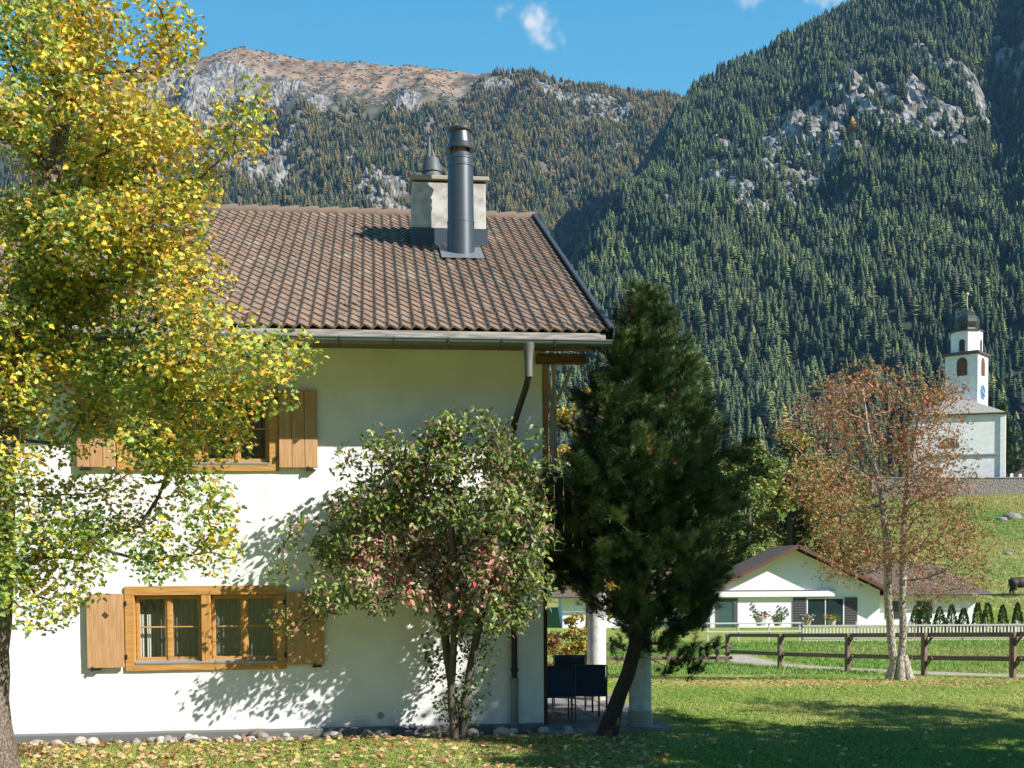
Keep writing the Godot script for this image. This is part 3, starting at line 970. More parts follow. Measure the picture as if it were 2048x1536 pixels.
func window(root: Node3D, x0: float, y0: float) -> void:
	var x1 := x0 + 2.20
	var y1 := y0 + 1.18
	var w := part(root, "window", bars(x0, x1, y0, y1, 0.13, 0.13, 0.13, 0.11, -0.12, 0.05, 0.006).mesh(), timber)
	var mid := Shape.new()
	mid.box(Vector3(x0 + 1.10, (y0 + y1) * 0.5 - 0.01, -0.035), Vector3(0.13, 0.935, 0.16), 0.006)
	part(w, "mullion", mid.mesh(), wood(117, lin(0.39, 0.19, 0.05), lin(0.52, 0.28, 0.09), 1, 0.55))
	var sill := Shape.new()
	sill.box(Vector3(x0 + 1.10, y0 + 0.118, -0.005), Vector3(1.93, 0.03, 0.13), 0.004, Basis(Vector3.RIGHT, 0.25))
	part(w, "sill", sill.mesh(), mat(0.34, 0.37, 0.38, 0.45, 0.4))
	for k in 2:
		var a := x0 + 0.13 + k * 1.035
		for j in 2:
			var c0 := a + 0.005 + j * 0.45
			var c1 := c0 + 0.446
			var yb := y0 + 0.135
			var yt := y1 - 0.135
			var f := bars(c0, c1, yb, yt, 0.05, 0.05, 0.05, 0.05, -0.10, -0.05, 0.006)
			f.box(Vector3((c0 + c1) * 0.5, yb + 0.47, -0.075), Vector3(0.346, 0.022, 0.036), 0.003)
			if j == 0:
				f.box(Vector3(c1 + 0.003, (yb + yt) * 0.5, -0.042), Vector3(0.05, yt - yb - 0.02, 0.018), 0.004)
			var cas := part(w, "casement", f.mesh(), timber)
			for t in 2:
				var p := Shape.new()
				var ya := yb + 0.05 if t == 0 else yb + 0.482
				var yc := yb + 0.458 if t == 0 else yt - 0.05
				p.box(Vector3((c0 + c1) * 0.5, (ya + yc) * 0.5, -0.075), Vector3(0.344, yc - ya, 0.005))
				part(cas, "pane", p.mesh(), glass)
	for k in 2:
		var s := Shape.new()
		var a := x0 + 0.16 + k * 1.035
		var nn := 64
		for i in nn:
			var u0 := float(i) / nn
			var u1 := float(i + 1) / nn
			var z0 := -0.24 + 0.02 * sin(u0 * 70.0) + 0.01 * sin(u0 * 31.0 + k)
			var z1 := -0.24 + 0.02 * sin(u1 * 70.0) + 0.01 * sin(u1 * 31.0 + k)
			s.face([Vector3(a + u0 * 0.88, y0 + 0.05, z0), Vector3(a + u1 * 0.88, y0 + 0.05, z1), Vector3(a + u1 * 0.88, y1 - 0.05, z1), Vector3(a + u0 * 0.88, y1 - 0.05, z0)], Vector3.BACK)
		part(w, "curtain", s.mesh(), mat(0.14, 0.145, 0.14, 0.9))
	for u: float in [0.19, 0.285, 0.60]:
		var s := Shape.new()
		for i in 8:
			var p0 := x0 + u - 0.03 + 0.06 * i / 8.0
			s.face([Vector3(p0, y0 + 0.1, -0.19 + 0.012 * sin(i * 1.6)), Vector3(p0 + 0.0075, y0 + 0.1, -0.19 + 0.012 * sin(i * 1.6 + 1.6)), Vector3(p0 + 0.0075, y0 + 0.78, -0.19 + 0.012 * sin(i * 1.6 + 1.6)), Vector3(p0, y0 + 0.78, -0.19 + 0.012 * sin(i * 1.6))], Vector3.BACK)
		part(w, "drape", s.mesh(), mat(0.75, 0.76, 0.74, 0.9))


# A board panel with a diamond cut through it.
func diamond_panel(x0: float, x1: float, y0: float, y1: float, c: Vector2, r: float, z0: float, z1: float) -> Shape:
	var s := Shape.new()
	var d := [Vector2(c.x, c.y + r), Vector2(c.x + r, c.y), Vector2(c.x, c.y - r), Vector2(c.x - r, c.y)]
	var q := [Vector2(x0, y1), Vector2(x1, y1), Vector2(x1, y0), Vector2(x0, y0)]
	for z: float in [z0, z1]:
		for i in 4:
			var j := (i + 1) % 4
			var a: Vector2 = q[i]
			var b: Vector2 = q[j]
			var e: Vector2 = d[i]
			var f: Vector2 = d[j]
			s.face([Vector3(a.x, a.y, z), Vector3(b.x, b.y, z), Vector3(e.x, e.y, z)], Vector3(0, 0, z - (z0 + z1) * 0.5))
			s.face([Vector3(b.x, b.y, z), Vector3(f.x, f.y, z), Vector3(e.x, e.y, z)], Vector3(0, 0, z - (z0 + z1) * 0.5))
	for i in 4:
		var a: Vector2 = q[i]
		var b: Vector2 = q[(i + 1) % 4]
		s.face([Vector3(a.x, a.y, z0), Vector3(b.x, b.y, z0), Vector3(b.x, b.y, z1), Vector3(a.x, a.y, z1)], Vector3((a.x + b.x - x0 - x1), (a.y + b.y - y0 - y1), 0))
		a = d[i]
		b = d[(i + 1) % 4]
		s.face([Vector3(a.x, a.y, z0), Vector3(b.x, b.y, z0), Vector3(b.x, b.y, z1), Vector3(a.x, a.y, z1)], Vector3(2.0 * c.x - a.x - b.x, 2.0 * c.y - a.y - b.y, 0))
	return s


func shutter(root: Node3D, x0: float, x1: float, y0: float, y1: float, boards: int, diamond: bool, hinge_x: float) -> void:
	var z0 := 0.055
	var z1 := 0.095
	var sh := Node3D.new()
	sh.name = numbered("shutter", root)
	root.add_child(sh, true)
	for yy: float in [y0 + 0.14, y1 - 0.14]:
		var back := Shape.new()
		back.box(Vector3((x0 + x1) * 0.5, yy, z0 - 0.015), Vector3(x1 - x0 - 0.06, 0.10, 0.03), 0.004)
		part(sh, "ledge", back.mesh(), shutter_wood)
	var w := (x1 - x0) / boards
	for i in boards:
		var s: Shape
		var a := x0 + i * w + (0.003 if i > 0 else 0.0)
		var b := x0 + (i + 1) * w - (0.003 if i < boards - 1 else 0.0)
		if diamond and i == boards / 2:
			s = diamond_panel(a, b, y0, y1, Vector2((x0 + x1) * 0.5, y1 - 0.30), 0.055, z0, z1)
		else:
			s = Shape.new()
			s.box(Vector3((a + b) * 0.5, (y0 + y1) * 0.5, (z0 + z1) * 0.5), Vector3(b - a, y1 - y0, z1 - z0), 0.005)
		part(sh, "board", s.mesh(), shutter_wood)
	for yy: float in [y0 + 0.14, y1 - 0.14]:
		var h := Shape.new()
		h.bar(Vector3(hinge_x, yy - 0.035, z1 - 0.01), Vector3(hinge_x, yy + 0.035, z1 - 0.01), 0.016, 8)
		part(sh, "hinge", h.mesh(), mat(0.02, 0.02, 0.02, 0.5, 0.5))
	var catch_ := Shape.new()
	var cx := (x0 if hinge_x > x1 - 0.05 else x1) + (0.10 if hinge_x > x1 - 0.05 else -0.10)
	catch_.box(Vector3(cx, y0 - 0.03, 0.05), Vector3(0.14, 0.018, 0.10), 0.004)
	catch_.box(Vector3(cx - 0.03, y0 - 0.015, 0.105), Vector3(0.02, 0.07, 0.012), 0.003)
	part(sh, "shutter_catch", catch_.mesh(), mat(0.03, 0.03, 0.03, 0.5, 0.5))


func roof_tile_mesh() -> ArrayMesh:
	var s := Shape.new()
	var w := 0.174
	var k := 9
	var y := func(u: float) -> float:
		return 0.021 * cos((u - 0.62) * TAU) + 0.006 * cos((u - 0.5) * TAU * 2.0)
	for i in k:
		var u0 := float(i) / k
		var u1 := float(i + 1) / k
		var a := Vector3(u0 * w, y.call(u0), 0.0)
		var b := Vector3(u1 * w, y.call(u1), 0.0)
		var e := 0.01
		var na := Vector3(-(y.call(u0 + e) - y.call(u0 - e)) / (2.0 * e * w), 1, 0).normalized()
		var nb := Vector3(-(y.call(u1 + e) - y.call(u1 - e)) / (2.0 * e * w), 1, 0).normalized()
		var up := Vector3(0, 0, -0.36)
		s.tri(a, b, b + up, na, nb, nb)
		s.tri(a, b + up, a + up, na, nb, na)
		var dn := Vector3(0, -0.030, -0.006)
		s.face([a, b, b + dn, a + dn], Vector3.BACK)
	return s.mesh()


func slope_at(x: float, z: float, off := 0.0) -> Vector3:
	return Vector3(x, 5.58 + (1.0 - z) * tan(PITCH), z) + Vector3(0, cos(PITCH), sin(PITCH)) * off


# The outer coat of plaster: slightly wavy, splashed and stained near the ground and under the sills.
func wall_face() -> ArrayMesh:
	var s := Shape.new()
	s.tinted = true
	for q: Array in [[-11.0, -5.81, 0.0, 5.84], [-3.77, 0.0, 0.0, 5.84], [-5.81, -3.77, 0.0, 1.06], [-5.81, -3.77, 2.03, 3.83], [-5.81, -3.77, 4.81, 5.84]]:
		var nx := int(ceil((q[1] - q[0]) / 0.07))
		var ny := int(ceil((q[3] - q[2]) / 0.07))
		if q[0] < -8.0: nx = nx / 2
		for j in ny:
			for i in nx:
				var p := []
				var n := []
				for e: Vector2 in [Vector2(0, 0), Vector2(1, 0), Vector2(1, 1), Vector2(0, 1)]:
					var x: float = lerpf(q[0], q[1], (i + e.x) / nx)
					var y: float = lerpf(q[2], q[3], (j + e.y) / ny)
					p.append(Vector3(x, y, 0.012 + wave(x, y)))
					n.append(Vector3(wave(x - 0.02, y) - wave(x + 0.02, y), wave(x, y - 0.02) - wave(x, y + 0.02), 0.04).normalized())
				var c: Vector3 = (p[0] + p[2]) * 0.5
				var dirt := clampf((0.22 + 0.25 * crisp.get_noise_2d(c.x * 60.0, 3.0) - c.y) * 2.4, 0.0, 0.45) * (0.6 + crisp.get_noise_2d(c.x * 120.0, c.y * 120.0))
				var under := (c.x > -5.95 and c.x < -3.6) and ((c.y < 0.96 and c.y > 0.5) or (c.y < 3.72 and c.y > 3.2))
				if under:
					dirt += clampf(crisp.get_noise_2d(c.x * 260.0, c.y * 8.0) - 0.12, 0.0, 0.25) * 0.4
				dirt += clampf(soft.get_noise_2d(c.x * 160.0, c.y * 160.0), 0.0, 0.5) * 0.10
				s.col = Color(1, 1, 1).lerp(Color(0.45, 0.42, 0.36), clampf(dirt, 0.0, 0.6))
				s.tri(p[0], p[1], p[2], n[0], n[1], n[2])
				s.tri(p[0], p[2], p[3], n[0], n[2], n[3])
	return s.mesh()


func wave(x: float, y: float) -> float:
	return 0.006 * crisp.get_noise_2d(x * 45.0, y * 45.0) + 0.003 * crisp.get_noise_2d(x * 190.0, y * 190.0)


func build_house() -> void:
	var root := thing("white_house", "white two-storey house with brown tiled roof and wooden shutters", "house", HOUSE, TURN)
	var s := Shape.new()
	s.box(Vector3(-8.405, 2.92, -0.15), Vector3(5.19, 5.84, 0.30))
	s.box(Vector3(-1.885, 2.92, -0.15), Vector3(3.77, 5.84, 0.30))
	s.box(Vector3(-4.79, 0.53, -0.15), Vector3(2.04, 1.06, 0.30))
	s.box(Vector3(-4.79, 2.93, -0.15), Vector3(2.04, 1.80, 0.30))
	s.box(Vector3(-4.79, 5.325, -0.15), Vector3(2.04, 1.03, 0.30))
	part(root, "wall", s.mesh(), plaster)
	part(root, "wall_render", wall_face(), plaster)
	for x: float in [-0.15, -10.85]:
		var g := Shape.new()
		var p := [Vector3(0, 0, -0.30), Vector3(0, 5.95, -0.30), Vector3(0, 9.0, -6.7), Vector3(0, 5.8, -13.4), Vector3(0, 0, -13.4)]
		for o: float in [-0.15, 0.15]:
			var q := []
			for v: Vector3 in p:
				q.append(v + Vector3(x + o, 0, 0))
			g.face(q, Vector3(o, 0, 0))
		part(root, "wall", g.mesh(), plaster)
	var inner := Shape.new()
	inner.box(Vector3(-5.5, 2.9, -13.25), Vector3(10.4, 5.8, 0.3))
	inner.box(Vector3(-5.5, 2.62, -6.7), Vector3(10.4, 0.2, 12.7))
	inner.box(Vector3(-5.5, 5.35, -6.7), Vector3(10.4, 0.2, 12.7))
	inner.box(Vector3(-5.5, 2.6, -3.6), Vector3(10.4, 5.2, 0.15))
	part(root, "inner_walls", inner.mesh(), mat(0.30, 0.28, 0.25, 0.9))
	var plinth := Shape.new()
	plinth.box(Vector3(-5.5, 0.035, 0.06), Vector3(11.0, 0.16, 0.12), 0.02)
	part(root, "plinth", plinth.mesh(), mat(0.15, 0.15, 0.145, 0.95))
	var vent := Shape.new()
	vent.lathe(Vector3.ZERO, [Vector2(0.045, 0.0), Vector2(0.045, 0.03), Vector2(0.03, 0.045), Vector2(0.0, 0.045)], 14)
	var vo := part(root, "vent_cap", vent.mesh(), mat(0.30, 0.29, 0.25, 0.6))
	vo.position = Vector3(-2.35, 0.27, 0.0)
	vo.rotation.x = PI / 2
	window(root, -5.86, 0.96)
	window(root, -5.93, 3.73)
	shutter(root, -6.36, -5.87, 1.02, 2.04, 1, true, -5.84)
	shutter(root, -3.64, -3.13, 1.02, 2.04, 1, true, -3.67)
	shutter(root, -6.45, -5.94, 3.78, 4.86, 3, false, -5.91)
	shutter(root, -3.72, -3.19, 3.78, 4.86, 3, false, -3.75)
	build_roof(root)
	build_chimney(root)
	build_gutter(root)
	build_balcony(root)


func build_roof(root: Node3D) -> void:
	var tile_brown := mat(0.17, 0.105, 0.08, 0.85)
	var d := Shape.new()
	var t := tan(PITCH)
	for side: float in [1.0, -1.0]:
		var e := Vector3(0, 5.49, 7.7 * side)
		var r := Vector3(0, 5.49 + 7.7 * t, 0)
		var up := Vector3(0, -0.12, 0)
		var x0 := Vector3(-11.6, 0, -6.7)
		var x1 := Vector3(0.74, 0, -6.7)
		var out := Vector3(0, 1, side)
		d.face([e + x0, e + x1, r + x1, r + x0], out)
		d.face([e + x0 + up, e + x1 + up, r + x1 + up, r + x0 + up], -out)
		d.face([e + x0, e + x1, e + x1 + up, e + x0 + up], Vector3(0, 0, side))
		d.face([e + x1, r + x1, r + x1 + up, e + x1 + up], Vector3.RIGHT)
		d.face([e + x0, r + x0, r + x0 + up, e + x0 + up], Vector3.LEFT)
	var roof := part(root, "roof", d.mesh(), mat(0.06, 0.045, 0.035, 0.9))
	var tile := roof_tile_mesh()
	var tones := []
	rng.seed = 201
	for i in 10:
		var k := rng.randf_range(0.78, 1.16)
		var c := Color(0.205, 0.142, 0.102).lerp(Color(0.225, 0.140, 0.092) if i % 3 == 0 else Color(0.185, 0.140, 0.108), rng.randf()) * k
		tones.append(c)
	var mats := []
	for c: Color in tones:
		mats.append(mat(c.r, c.g, c.b, 0.8))
	var field := Copies.new()
	var basis := Basis(Vector3.RIGHT, PITCH - 0.075)
	var up_slope := Vector3(0, sin(PITCH), -cos(PITCH))
	var cols := 69
	for row in 29:
		for cl in cols:
			var x := 0.78 - 0.174 - cl * 0.1695
			var jit := Vector3(rng.randf_range(-0.002, 0.002), rng.randf_range(0.0, 0.006), rng.randf_range(-0.007, 0.007) + (0.03 if rng.randf() < 0.012 else 0.0))
			var at := Vector3(x, 5.58, 1.03) + up_slope * (row * 0.288) + jit
			var moss := crisp.get_noise_2d(x * 30.0, row * 12.0)
			var i := rng.randi() % 10
			var bb := basis * Basis(Vector3.UP, rng.randf_range(-0.018, 0.018))
			if row < 8 and x > -5.5 and x < 0.75:
				var o := part(roof, "roof_tile", tile, mats[i])
				o.transform = Transform3D(bb, at)
			else:
				var c: Color = tones[i]
				if rng.randf() < 0.03: c = c.lerp(Color(0.30, 0.28, 0.20), 0.5)
				if moss > 0.30: c = c.lerp(Color(0.13, 0.125, 0.08), 0.5)
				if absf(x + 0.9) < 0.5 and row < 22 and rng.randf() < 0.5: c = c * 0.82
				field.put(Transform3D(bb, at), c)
	for row in 29:
		for cl in cols:
			var at := Vector3(0.78 - cl * 0.1695, 5.58, -14.43) + Vector3(0, sin(PITCH), cos(PITCH)) * (row * 0.288)
			field.put(Transform3D(Basis(Vector3.UP, PI) * basis, at), tones[rng.randi() % 10])
	var fm := mat(1, 1, 1, 0.8)
	fm.vertex_color_use_as_albedo = true
	scatter(roof, "tile_field", tile, fm, field)
	for i in 32:
		var r := Shape.new()
		var x := 0.80 - i * 0.385
		r.tube(PackedVector3Array([Vector3(x, 9.27, -6.7), Vector3(x - 0.02, 9.275, -6.7), Vector3(x - 0.41, 9.25, -6.7)]), PackedFloat32Array([0.125, 0.13, 0.105]), 12)
		part(roof, "ridge_tile", r.mesh(), mats[(i % 3) * 3 + 1])
	for side: float in [1.0, -1.0]:
		var b := Basis(Vector3.RIGHT, PITCH * side)
		var g := Shape.new()
		var mid := Vector3(0.795, 5.60 + 3.85 * tan(PITCH), -6.7 + 3.88 * side)
		g.box(mid + b * Vector3(0, 0.03, 0), Vector3(0.065, 0.045, 8.66), 0.008, b)
		g.box(mid + b * Vector3(0.043, -0.06, 0), Vector3(0.015, 0.16, 8.66), 0.0, b)
		part(roof, "verge_flashing", g.mesh(), mat(0.075, 0.09, 0.105, 0.5, 0.4))
		var w := Shape.new()
		w.box(mid + b * Vector3(-0.02, -0.22, 0), Vector3(0.04, 0.22, 8.5), 0.004, b)
		part(roof, "verge_board", w.mesh(), mat(0.05, 0.035, 0.025, 0.8))
	var sof := Shape.new()
	sof.box(Vector3(-5.43, 5.475, 0.49), Vector3(12.3, 0.03, 0.96))
	part(root, "soffit", sof.mesh(), mat(0.20, 0.13, 0.08, 0.8))
	var f := Shape.new()
	f.box(Vector3(-5.43, 5.455, 0.995), Vector3(12.33, 0.15, 0.035), 0.005)
	part(root, "fascia", f.mesh(), old_wood)


func build_chimney(root: Node3D) -> void:
	var s := Shape.new()
	s.box(Vector3(-1.055, 8.35, -4.42), Vector3(1.28, 1.46, 0.84), 0.015)
	var ch := part(root, "chimney", s.mesh(), textured(grain(121, 0.012, [Color(0.62, 0.61, 0.59), Color(0.71, 0.70, 0.68), Color(0.77, 0.76, 0.74)], 5), Vector3(0.5, 0.5, 0.5), 0.95, grain(122, 0.05, [Color.BLACK, Color.WHITE], 4), 0.08))
	var fl := Shape.new()
	fl.box(Vector3(-1.05, 7.98, -4.43), Vector3(1.34, 0.60, 0.93), 0.01)
	part(ch, "flashing", fl.mesh(), mat(0.055, 0.075, 0.10, 0.5, 0.35))
	var cap := Shape.new()
	cap.box(Vector3(-1.045, 9.145, -4.42), Vector3(1.38, 0.075, 0.94), 0.012)
	part(ch, "cap_slab", cap.mesh(), mat(0.36, 0.33, 0.26, 0.95))
	var slot := Shape.new()
	slot.box(Vector3(-1.05, 9.094, -4.42), Vector3(1.22, 0.03, 0.78))
	part(ch, "slot", slot.mesh(), mat(0.02, 0.02, 0.02, 0.9))
	var cowl := Shape.new()
	var at := Vector3(-1.33, 9.18, -4.42)
	cowl.lathe(at, [Vector2(0.15, 0.0), Vector2(0.15, 0.04), Vector2(0.205, 0.02), Vector2(0.19, 0.10), Vector2(0.16, 0.19), Vector2(0.17, 0.20), Vector2(0.185, 0.19), Vector2(0.165, 0.30), Vector2(0.12, 0.43), Vector2(0.10, 0.45), Vector2(0.0, 0.40)], 20)
	cowl.tube(PackedVector3Array([at + Vector3(-0.07, 0.38, 0.02), at + Vector3(-0.05, 0.52, 0.02), at + Vector3(-0.045, 0.80, 0.02)]), PackedFloat32Array([0.065, 0.045, 0.022]), 8)
	cowl.tube(PackedVector3Array([at + Vector3(0.05, 0.38, -0.02), at + Vector3(0.0, 0.62, -0.02)]), PackedFloat32Array([0.06, 0.015]), 8)
	part(ch, "cowl", cowl.mesh(), mat(0.10, 0.11, 0.115, 0.6, 0.3))
	var p := Shape.new()
	var fx := Vector3(-0.90, 0, -3.37)
	p.lathe(fx, [Vector2(0.235, 7.45), Vector2(0.228, 8.18), Vector2(0.232, 8.185), Vector2(0.232, 8.21), Vector2(0.222, 8.215), Vector2(0.216, 9.12), Vector2(0.226, 9.13), Vector2(0.226, 9.15), Vector2(0.218, 9.16), Vector2(0.218, 9.24), Vector2(0.226, 9.25), Vector2(0.226, 9.27), Vector2(0.215, 9.29), Vector2(0.19, 9.35), Vector2(0.15, 9.36), Vector2(0.13, 9.30), Vector2(0.0, 9.30)], 32)
	var flue := part(root, "flue_pipe", p.mesh(), steel)
	var hood := Shape.new()
	hood.lathe(fx, [Vector2(0.16, 9.45), Vector2(0.238, 9.41), Vector2(0.242, 9.43), Vector2(0.195, 9.53), Vector2(0.175, 9.70), Vector2(0.205, 9.725), Vector2(0.21, 9.75), Vector2(0.205, 9.765), Vector2(0.15, 9.79), Vector2(0.0, 9.80)], 32)
	part(flue, "rain_hood", hood.mesh(), mat(0.085, 0.09, 0.10, 0.4, 0.7))
	for k in 4:
		var st := Shape.new()
		var a := 0.5 + k * PI / 2
		st.box(fx + Vector3(cos(a) * 0.17, 9.39, sin(a) * 0.17), Vector3(0.03, 0.12, 0.012), 0.0, Basis(Vector3.UP, PI / 2 - a))
		part(flue, "strut", st.mesh(), steel)
	var core := Shape.new()
	core.lathe(fx, [Vector2(0.12, 9.28), Vector2(0.12, 9.46), Vector2(0.0, 9.46)], 16)
	part(flue, "inner_pipe", core.mesh(), mat(0.42, 0.33, 0.28, 0.5, 0.3))
	var ap := Shape.new()
	var b := Basis(Vector3.RIGHT, PITCH)
	ap.box(slope_at(-0.90, -3.30, 0.035), Vector3(0.72, 0.02, 0.85), 0.006, b)
	part(flue, "apron", ap.mesh(), mat(0.22, 0.235, 0.26, 0.5, 0.4))


func build_gutter(root: Node3D) -> void:
	var s := Shape.new()
	var x0 := -11.5
	var x1 := 0.80
	var n := 10
	for i in n:
		var a0 := PI + PI * i / n
		var a1 := PI + PI * (i + 1) / n
		for r: float in [0.070, 0.064]:
			var n0 := Vector3(0, sin(a0), cos(a0))
			var n1 := Vector3(0, sin(a1), cos(a1))
			var c := Vector3(0, 5.405, 1.085)
			var k := 1.0 if r > 0.067 else -1.0
			var p0 := c + n0 * r
			var p1 := c + n1 * r
			s.tri(p0 + Vector3(x0, 0, 0), p0 + Vector3(x1, 0, 0), p1 + Vector3(x1, 0, 0), n0 * k, n0 * k, n1 * k)
			s.tri(p0 + Vector3(x0, 0, 0), p1 + Vector3(x1, 0, 0), p1 + Vector3(x0, 0, 0), n0 * k, n1 * k, n1 * k)
	s.bar(Vector3(x0, 5.408, 1.155), Vector3(x1, 5.408, 1.155), 0.011, 8)
	var g := part(root, "gutter", s.mesh(), zinc)
	for i in 16:
		var b := Shape.new()
		var x := 0.02 - i * 0.715
		b.box(Vector3(x, 5.37, 1.155), Vector3(0.028, 0.10, 0.02), 0.003)
		b.box(Vector3(x, 5.325, 1.09), Vector3(0.028, 0.014, 0.14), 0.002)
		b.box(Vector3(x, 5.41, 1.08), Vector3(0.028, 0.012, 0.15), 0.002)
		part(g, "bracket", b.mesh(), mat(0.02, 0.022, 0.022, 0.5, 0.4))
	var d := Shape.new()
	d.tube(PackedVector3Array([Vector3(-0.33, 5.36, 1.085), Vector3(-0.33, 5.1, 1.085), Vector3(-0.332, 4.92, 1.07), Vector3(-0.345, 4.82, 0.95), Vector3(-0.40, 4.52, 0.34), Vector3(-0.42, 4.42, 0.17), Vector3(-0.425, 4.30, 0.105), Vector3(-0.43, 4.15, 0.10), Vector3(-0.435, 0.72, 0.10)]), PackedFloat32Array([0.044, 0.044, 0.044, 0.044, 0.044, 0.044, 0.044, 0.044, 0.044]), 14)
	var pipe := part(root, "downpipe", d.mesh(), mat(0.035, 0.03, 0.027, 0.55, 0.3))
	var hop := Shape.new()
	hop.lathe(Vector3(-0.33, 5.16, 1.085), [Vector2(0.053, -0.24), Vector2(0.056, -0.02), Vector2(0.064, 0.08), Vector2(0.085, 0.20), Vector2(0.085, 0.21), Vector2(0.0, 0.21)], 16)
	part(pipe, "hopper", hop.mesh(), mat(0.14, 0.15, 0.145, 0.6, 0.3))
	var low := Shape.new()
	low.bar(Vector3(-0.435, 0.76, 0.10), Vector3(-0.435, -0.05, 0.10), 0.056, 16)
	low.bar(Vector3(-0.435, 0.78, 0.10), Vector3(-0.435, 0.73, 0.10), 0.064, 16)
	part(pipe, "lower_pipe", low.mesh(), mat(0.20, 0.24, 0.27, 0.45, 0.5))
	for y: float in [4.0, 2.6, 0.9]:
		var c := Shape.new()
		c.bar(Vector3(-0.433, y - 0.02, 0.10), Vector3(-0.433, y + 0.02, 0.10), 0.058, 14)
		c.box(Vector3(-0.433, y, 0.03), Vector3(0.10, 0.03, 0.06), 0.003)
		part(pipe, "clip", c.mesh(), mat(0.02, 0.02, 0.02, 0.5, 0.5))


func build_balcony(root: Node3D) -> void:
	var dark := wood(131, lin(0.035, 0.02, 0.012), lin(0.10, 0.055, 0.03), 1, 0.75)
	var warm := wood(133, lin(0.48, 0.22, 0.07), lin(0.62, 0.34, 0.14), 1, 0.7)
	var pale := wood(135, lin(0.50, 0.36, 0.27), lin(0.68, 0.54, 0.44), 1, 0.75)
	var s := Shape.new()
	s.box(Vector3(0.95, 2.52, -4.0), Vector3(1.88, 0.16, 8.1), 0.01)
	for i in 9:
		s.box(Vector3(0.95, 2.38, -0.15 - i * 0.97), Vector3(1.86, 0.14, 0.10), 0.005)
	var bal := part(root, "balcony", s.mesh(), dark)
	for i in 14:
		var b := Shape.new()
		b.box(Vector3(0.10 + i * 0.135, 3.13, 0.02), Vector3(0.125, 1.06 - 0.02 * (i % 2), 0.025), 0.004)
		part(bal, "railing_board", b.mesh(), dark)
	for i in 58:
		var b := Shape.new()
		b.box(Vector3(1.90, 3.13, -0.06 - i * 0.137), Vector3(0.025, 1.06 - 0.02 * (i % 2), 0.125), 0.004)
		part(bal, "railing_board", b.mesh(), dark)
	var h := Shape.new()
	h.box(Vector3(0.96, 3.70, 0.02), Vector3(1.96, 0.05, 0.12), 0.008)
	h.box(Vector3(1.90, 3.70, -4.04), Vector3(0.12, 0.05, 8.0), 0.008)
	part(bal, "handrail", h.mesh(), dark)
	var p := Shape.new()
	p.box(Vector3(0.068, 4.55, -0.36), Vector3(0.13, 1.72, 0.14), 0.008)
	part(bal, "post", p.mesh(), warm)
	p = Shape.new()
	p.box(Vector3(0.215, 4.22, -0.36), Vector3(0.10, 1.05, 0.10), 0.008)
	part(bal, "post", p.mesh(), pale)
	for q: Array in [[Vector3(0.215, 4.70, -0.36), Vector3(0.11, 5.32, -0.36)], [Vector3(0.235, 4.70, -0.30), Vector3(0.20, 5.36, -0.20)], [Vector3(0.26, 4.78, -0.36), Vector3(0.50, 5.3, -0.36)]]:
		var b := Shape.new()
		b.bar(q[0], q[1], 0.028, 4)
		part(bal, "brace", b.mesh(), pale)
	p = Shape.new()
	p.box(Vector3(0.06, 1.2, -0.36), Vector3(0.09, 2.3, 0.09), 0.006)
	part(bal, "post", p.mesh(), dark)
	for y: float in [5.33, 7.2, 8.7]:
		var b := Shape.new()
		var z := 0.12 if y < 6.0 else -(y - 5.55) / tan(PITCH)
		b.box(Vector3(0.26, y, z), Vector3(0.72, 0.14, 0.14), 0.01)
		part(root, "purlin", b.mesh(), wood(137, lin(0.10, 0.045, 0.02), lin(0.22, 0.11, 0.05), 0, 0.75))
	for z: float in [-0.12, -3.6]:
		var c := Shape.new()
		c.lathe(Vector3(1.45, 0, z), [Vector2(0.165, 0.0), Vector2(0.165, 2.30), Vector2(0.0, 2.30)], 28)
		var col := part(root, "column", c.mesh(), textured(grain(141, 0.02, [Color(0.78, 0.78, 0.77), Color(0.88, 0.88, 0.87)], 4, 256), Vector3(1, 1, 1), 0.85, grain(142, 0.06, [Color.BLACK, Color.WHITE], 3, 256), 0.3))
		var b := Shape.new()
		b.lathe(Vector3(1.45, 0, z), [Vector2(0.185, -0.05), Vector2(0.180, 0.24), Vector2(0.168, 0.26)], 28)
		part(col, "column_base", b.mesh(), mat(0.42, 0.38, 0.31, 0.9))


func in_house(x: float, z: float) -> Vector3:
	return Basis(Vector3.UP, -TURN) * (Vector3(x, 0, z) - HOUSE)


func from_house(p: Vector3) -> Vector3:
	return HOUSE + Basis(Vector3.UP, TURN) * p


func pebble(seed_: int) -> ArrayMesh:
	var g := RandomNumberGenerator.new()
	g.seed = seed_
	var s := Shape.new()
	var pts := []
	for j in 5:
		for i in 7:
			var a := TAU * i / 7.0
			var b := PI * j / 4.0
			var d := Vector3(sin(b) * cos(a), cos(b), sin(b) * sin(a))
			var r := 1.0
			if j > 0 and j < 4: r = g.randf_range(0.75, 1.1)
			pts.append(d * r)
	for j in 4:
		for i in 7:
			var a: Vector3 = pts[j * 7 + i]
			var b: Vector3 = pts[j * 7 + (i + 1) % 7]
			var c: Vector3 = pts[(j + 1) * 7 + (i + 1) % 7]
			var d: Vector3 = pts[(j + 1) * 7 + i]
			if j > 0: s.tri(a, b, c, a.normalized(), b.normalized(), c.normalized())
			if j < 3 or true: s.tri(a, c, d, a.normalized(), c.normalized(), d.normalized())
	return s.mesh()


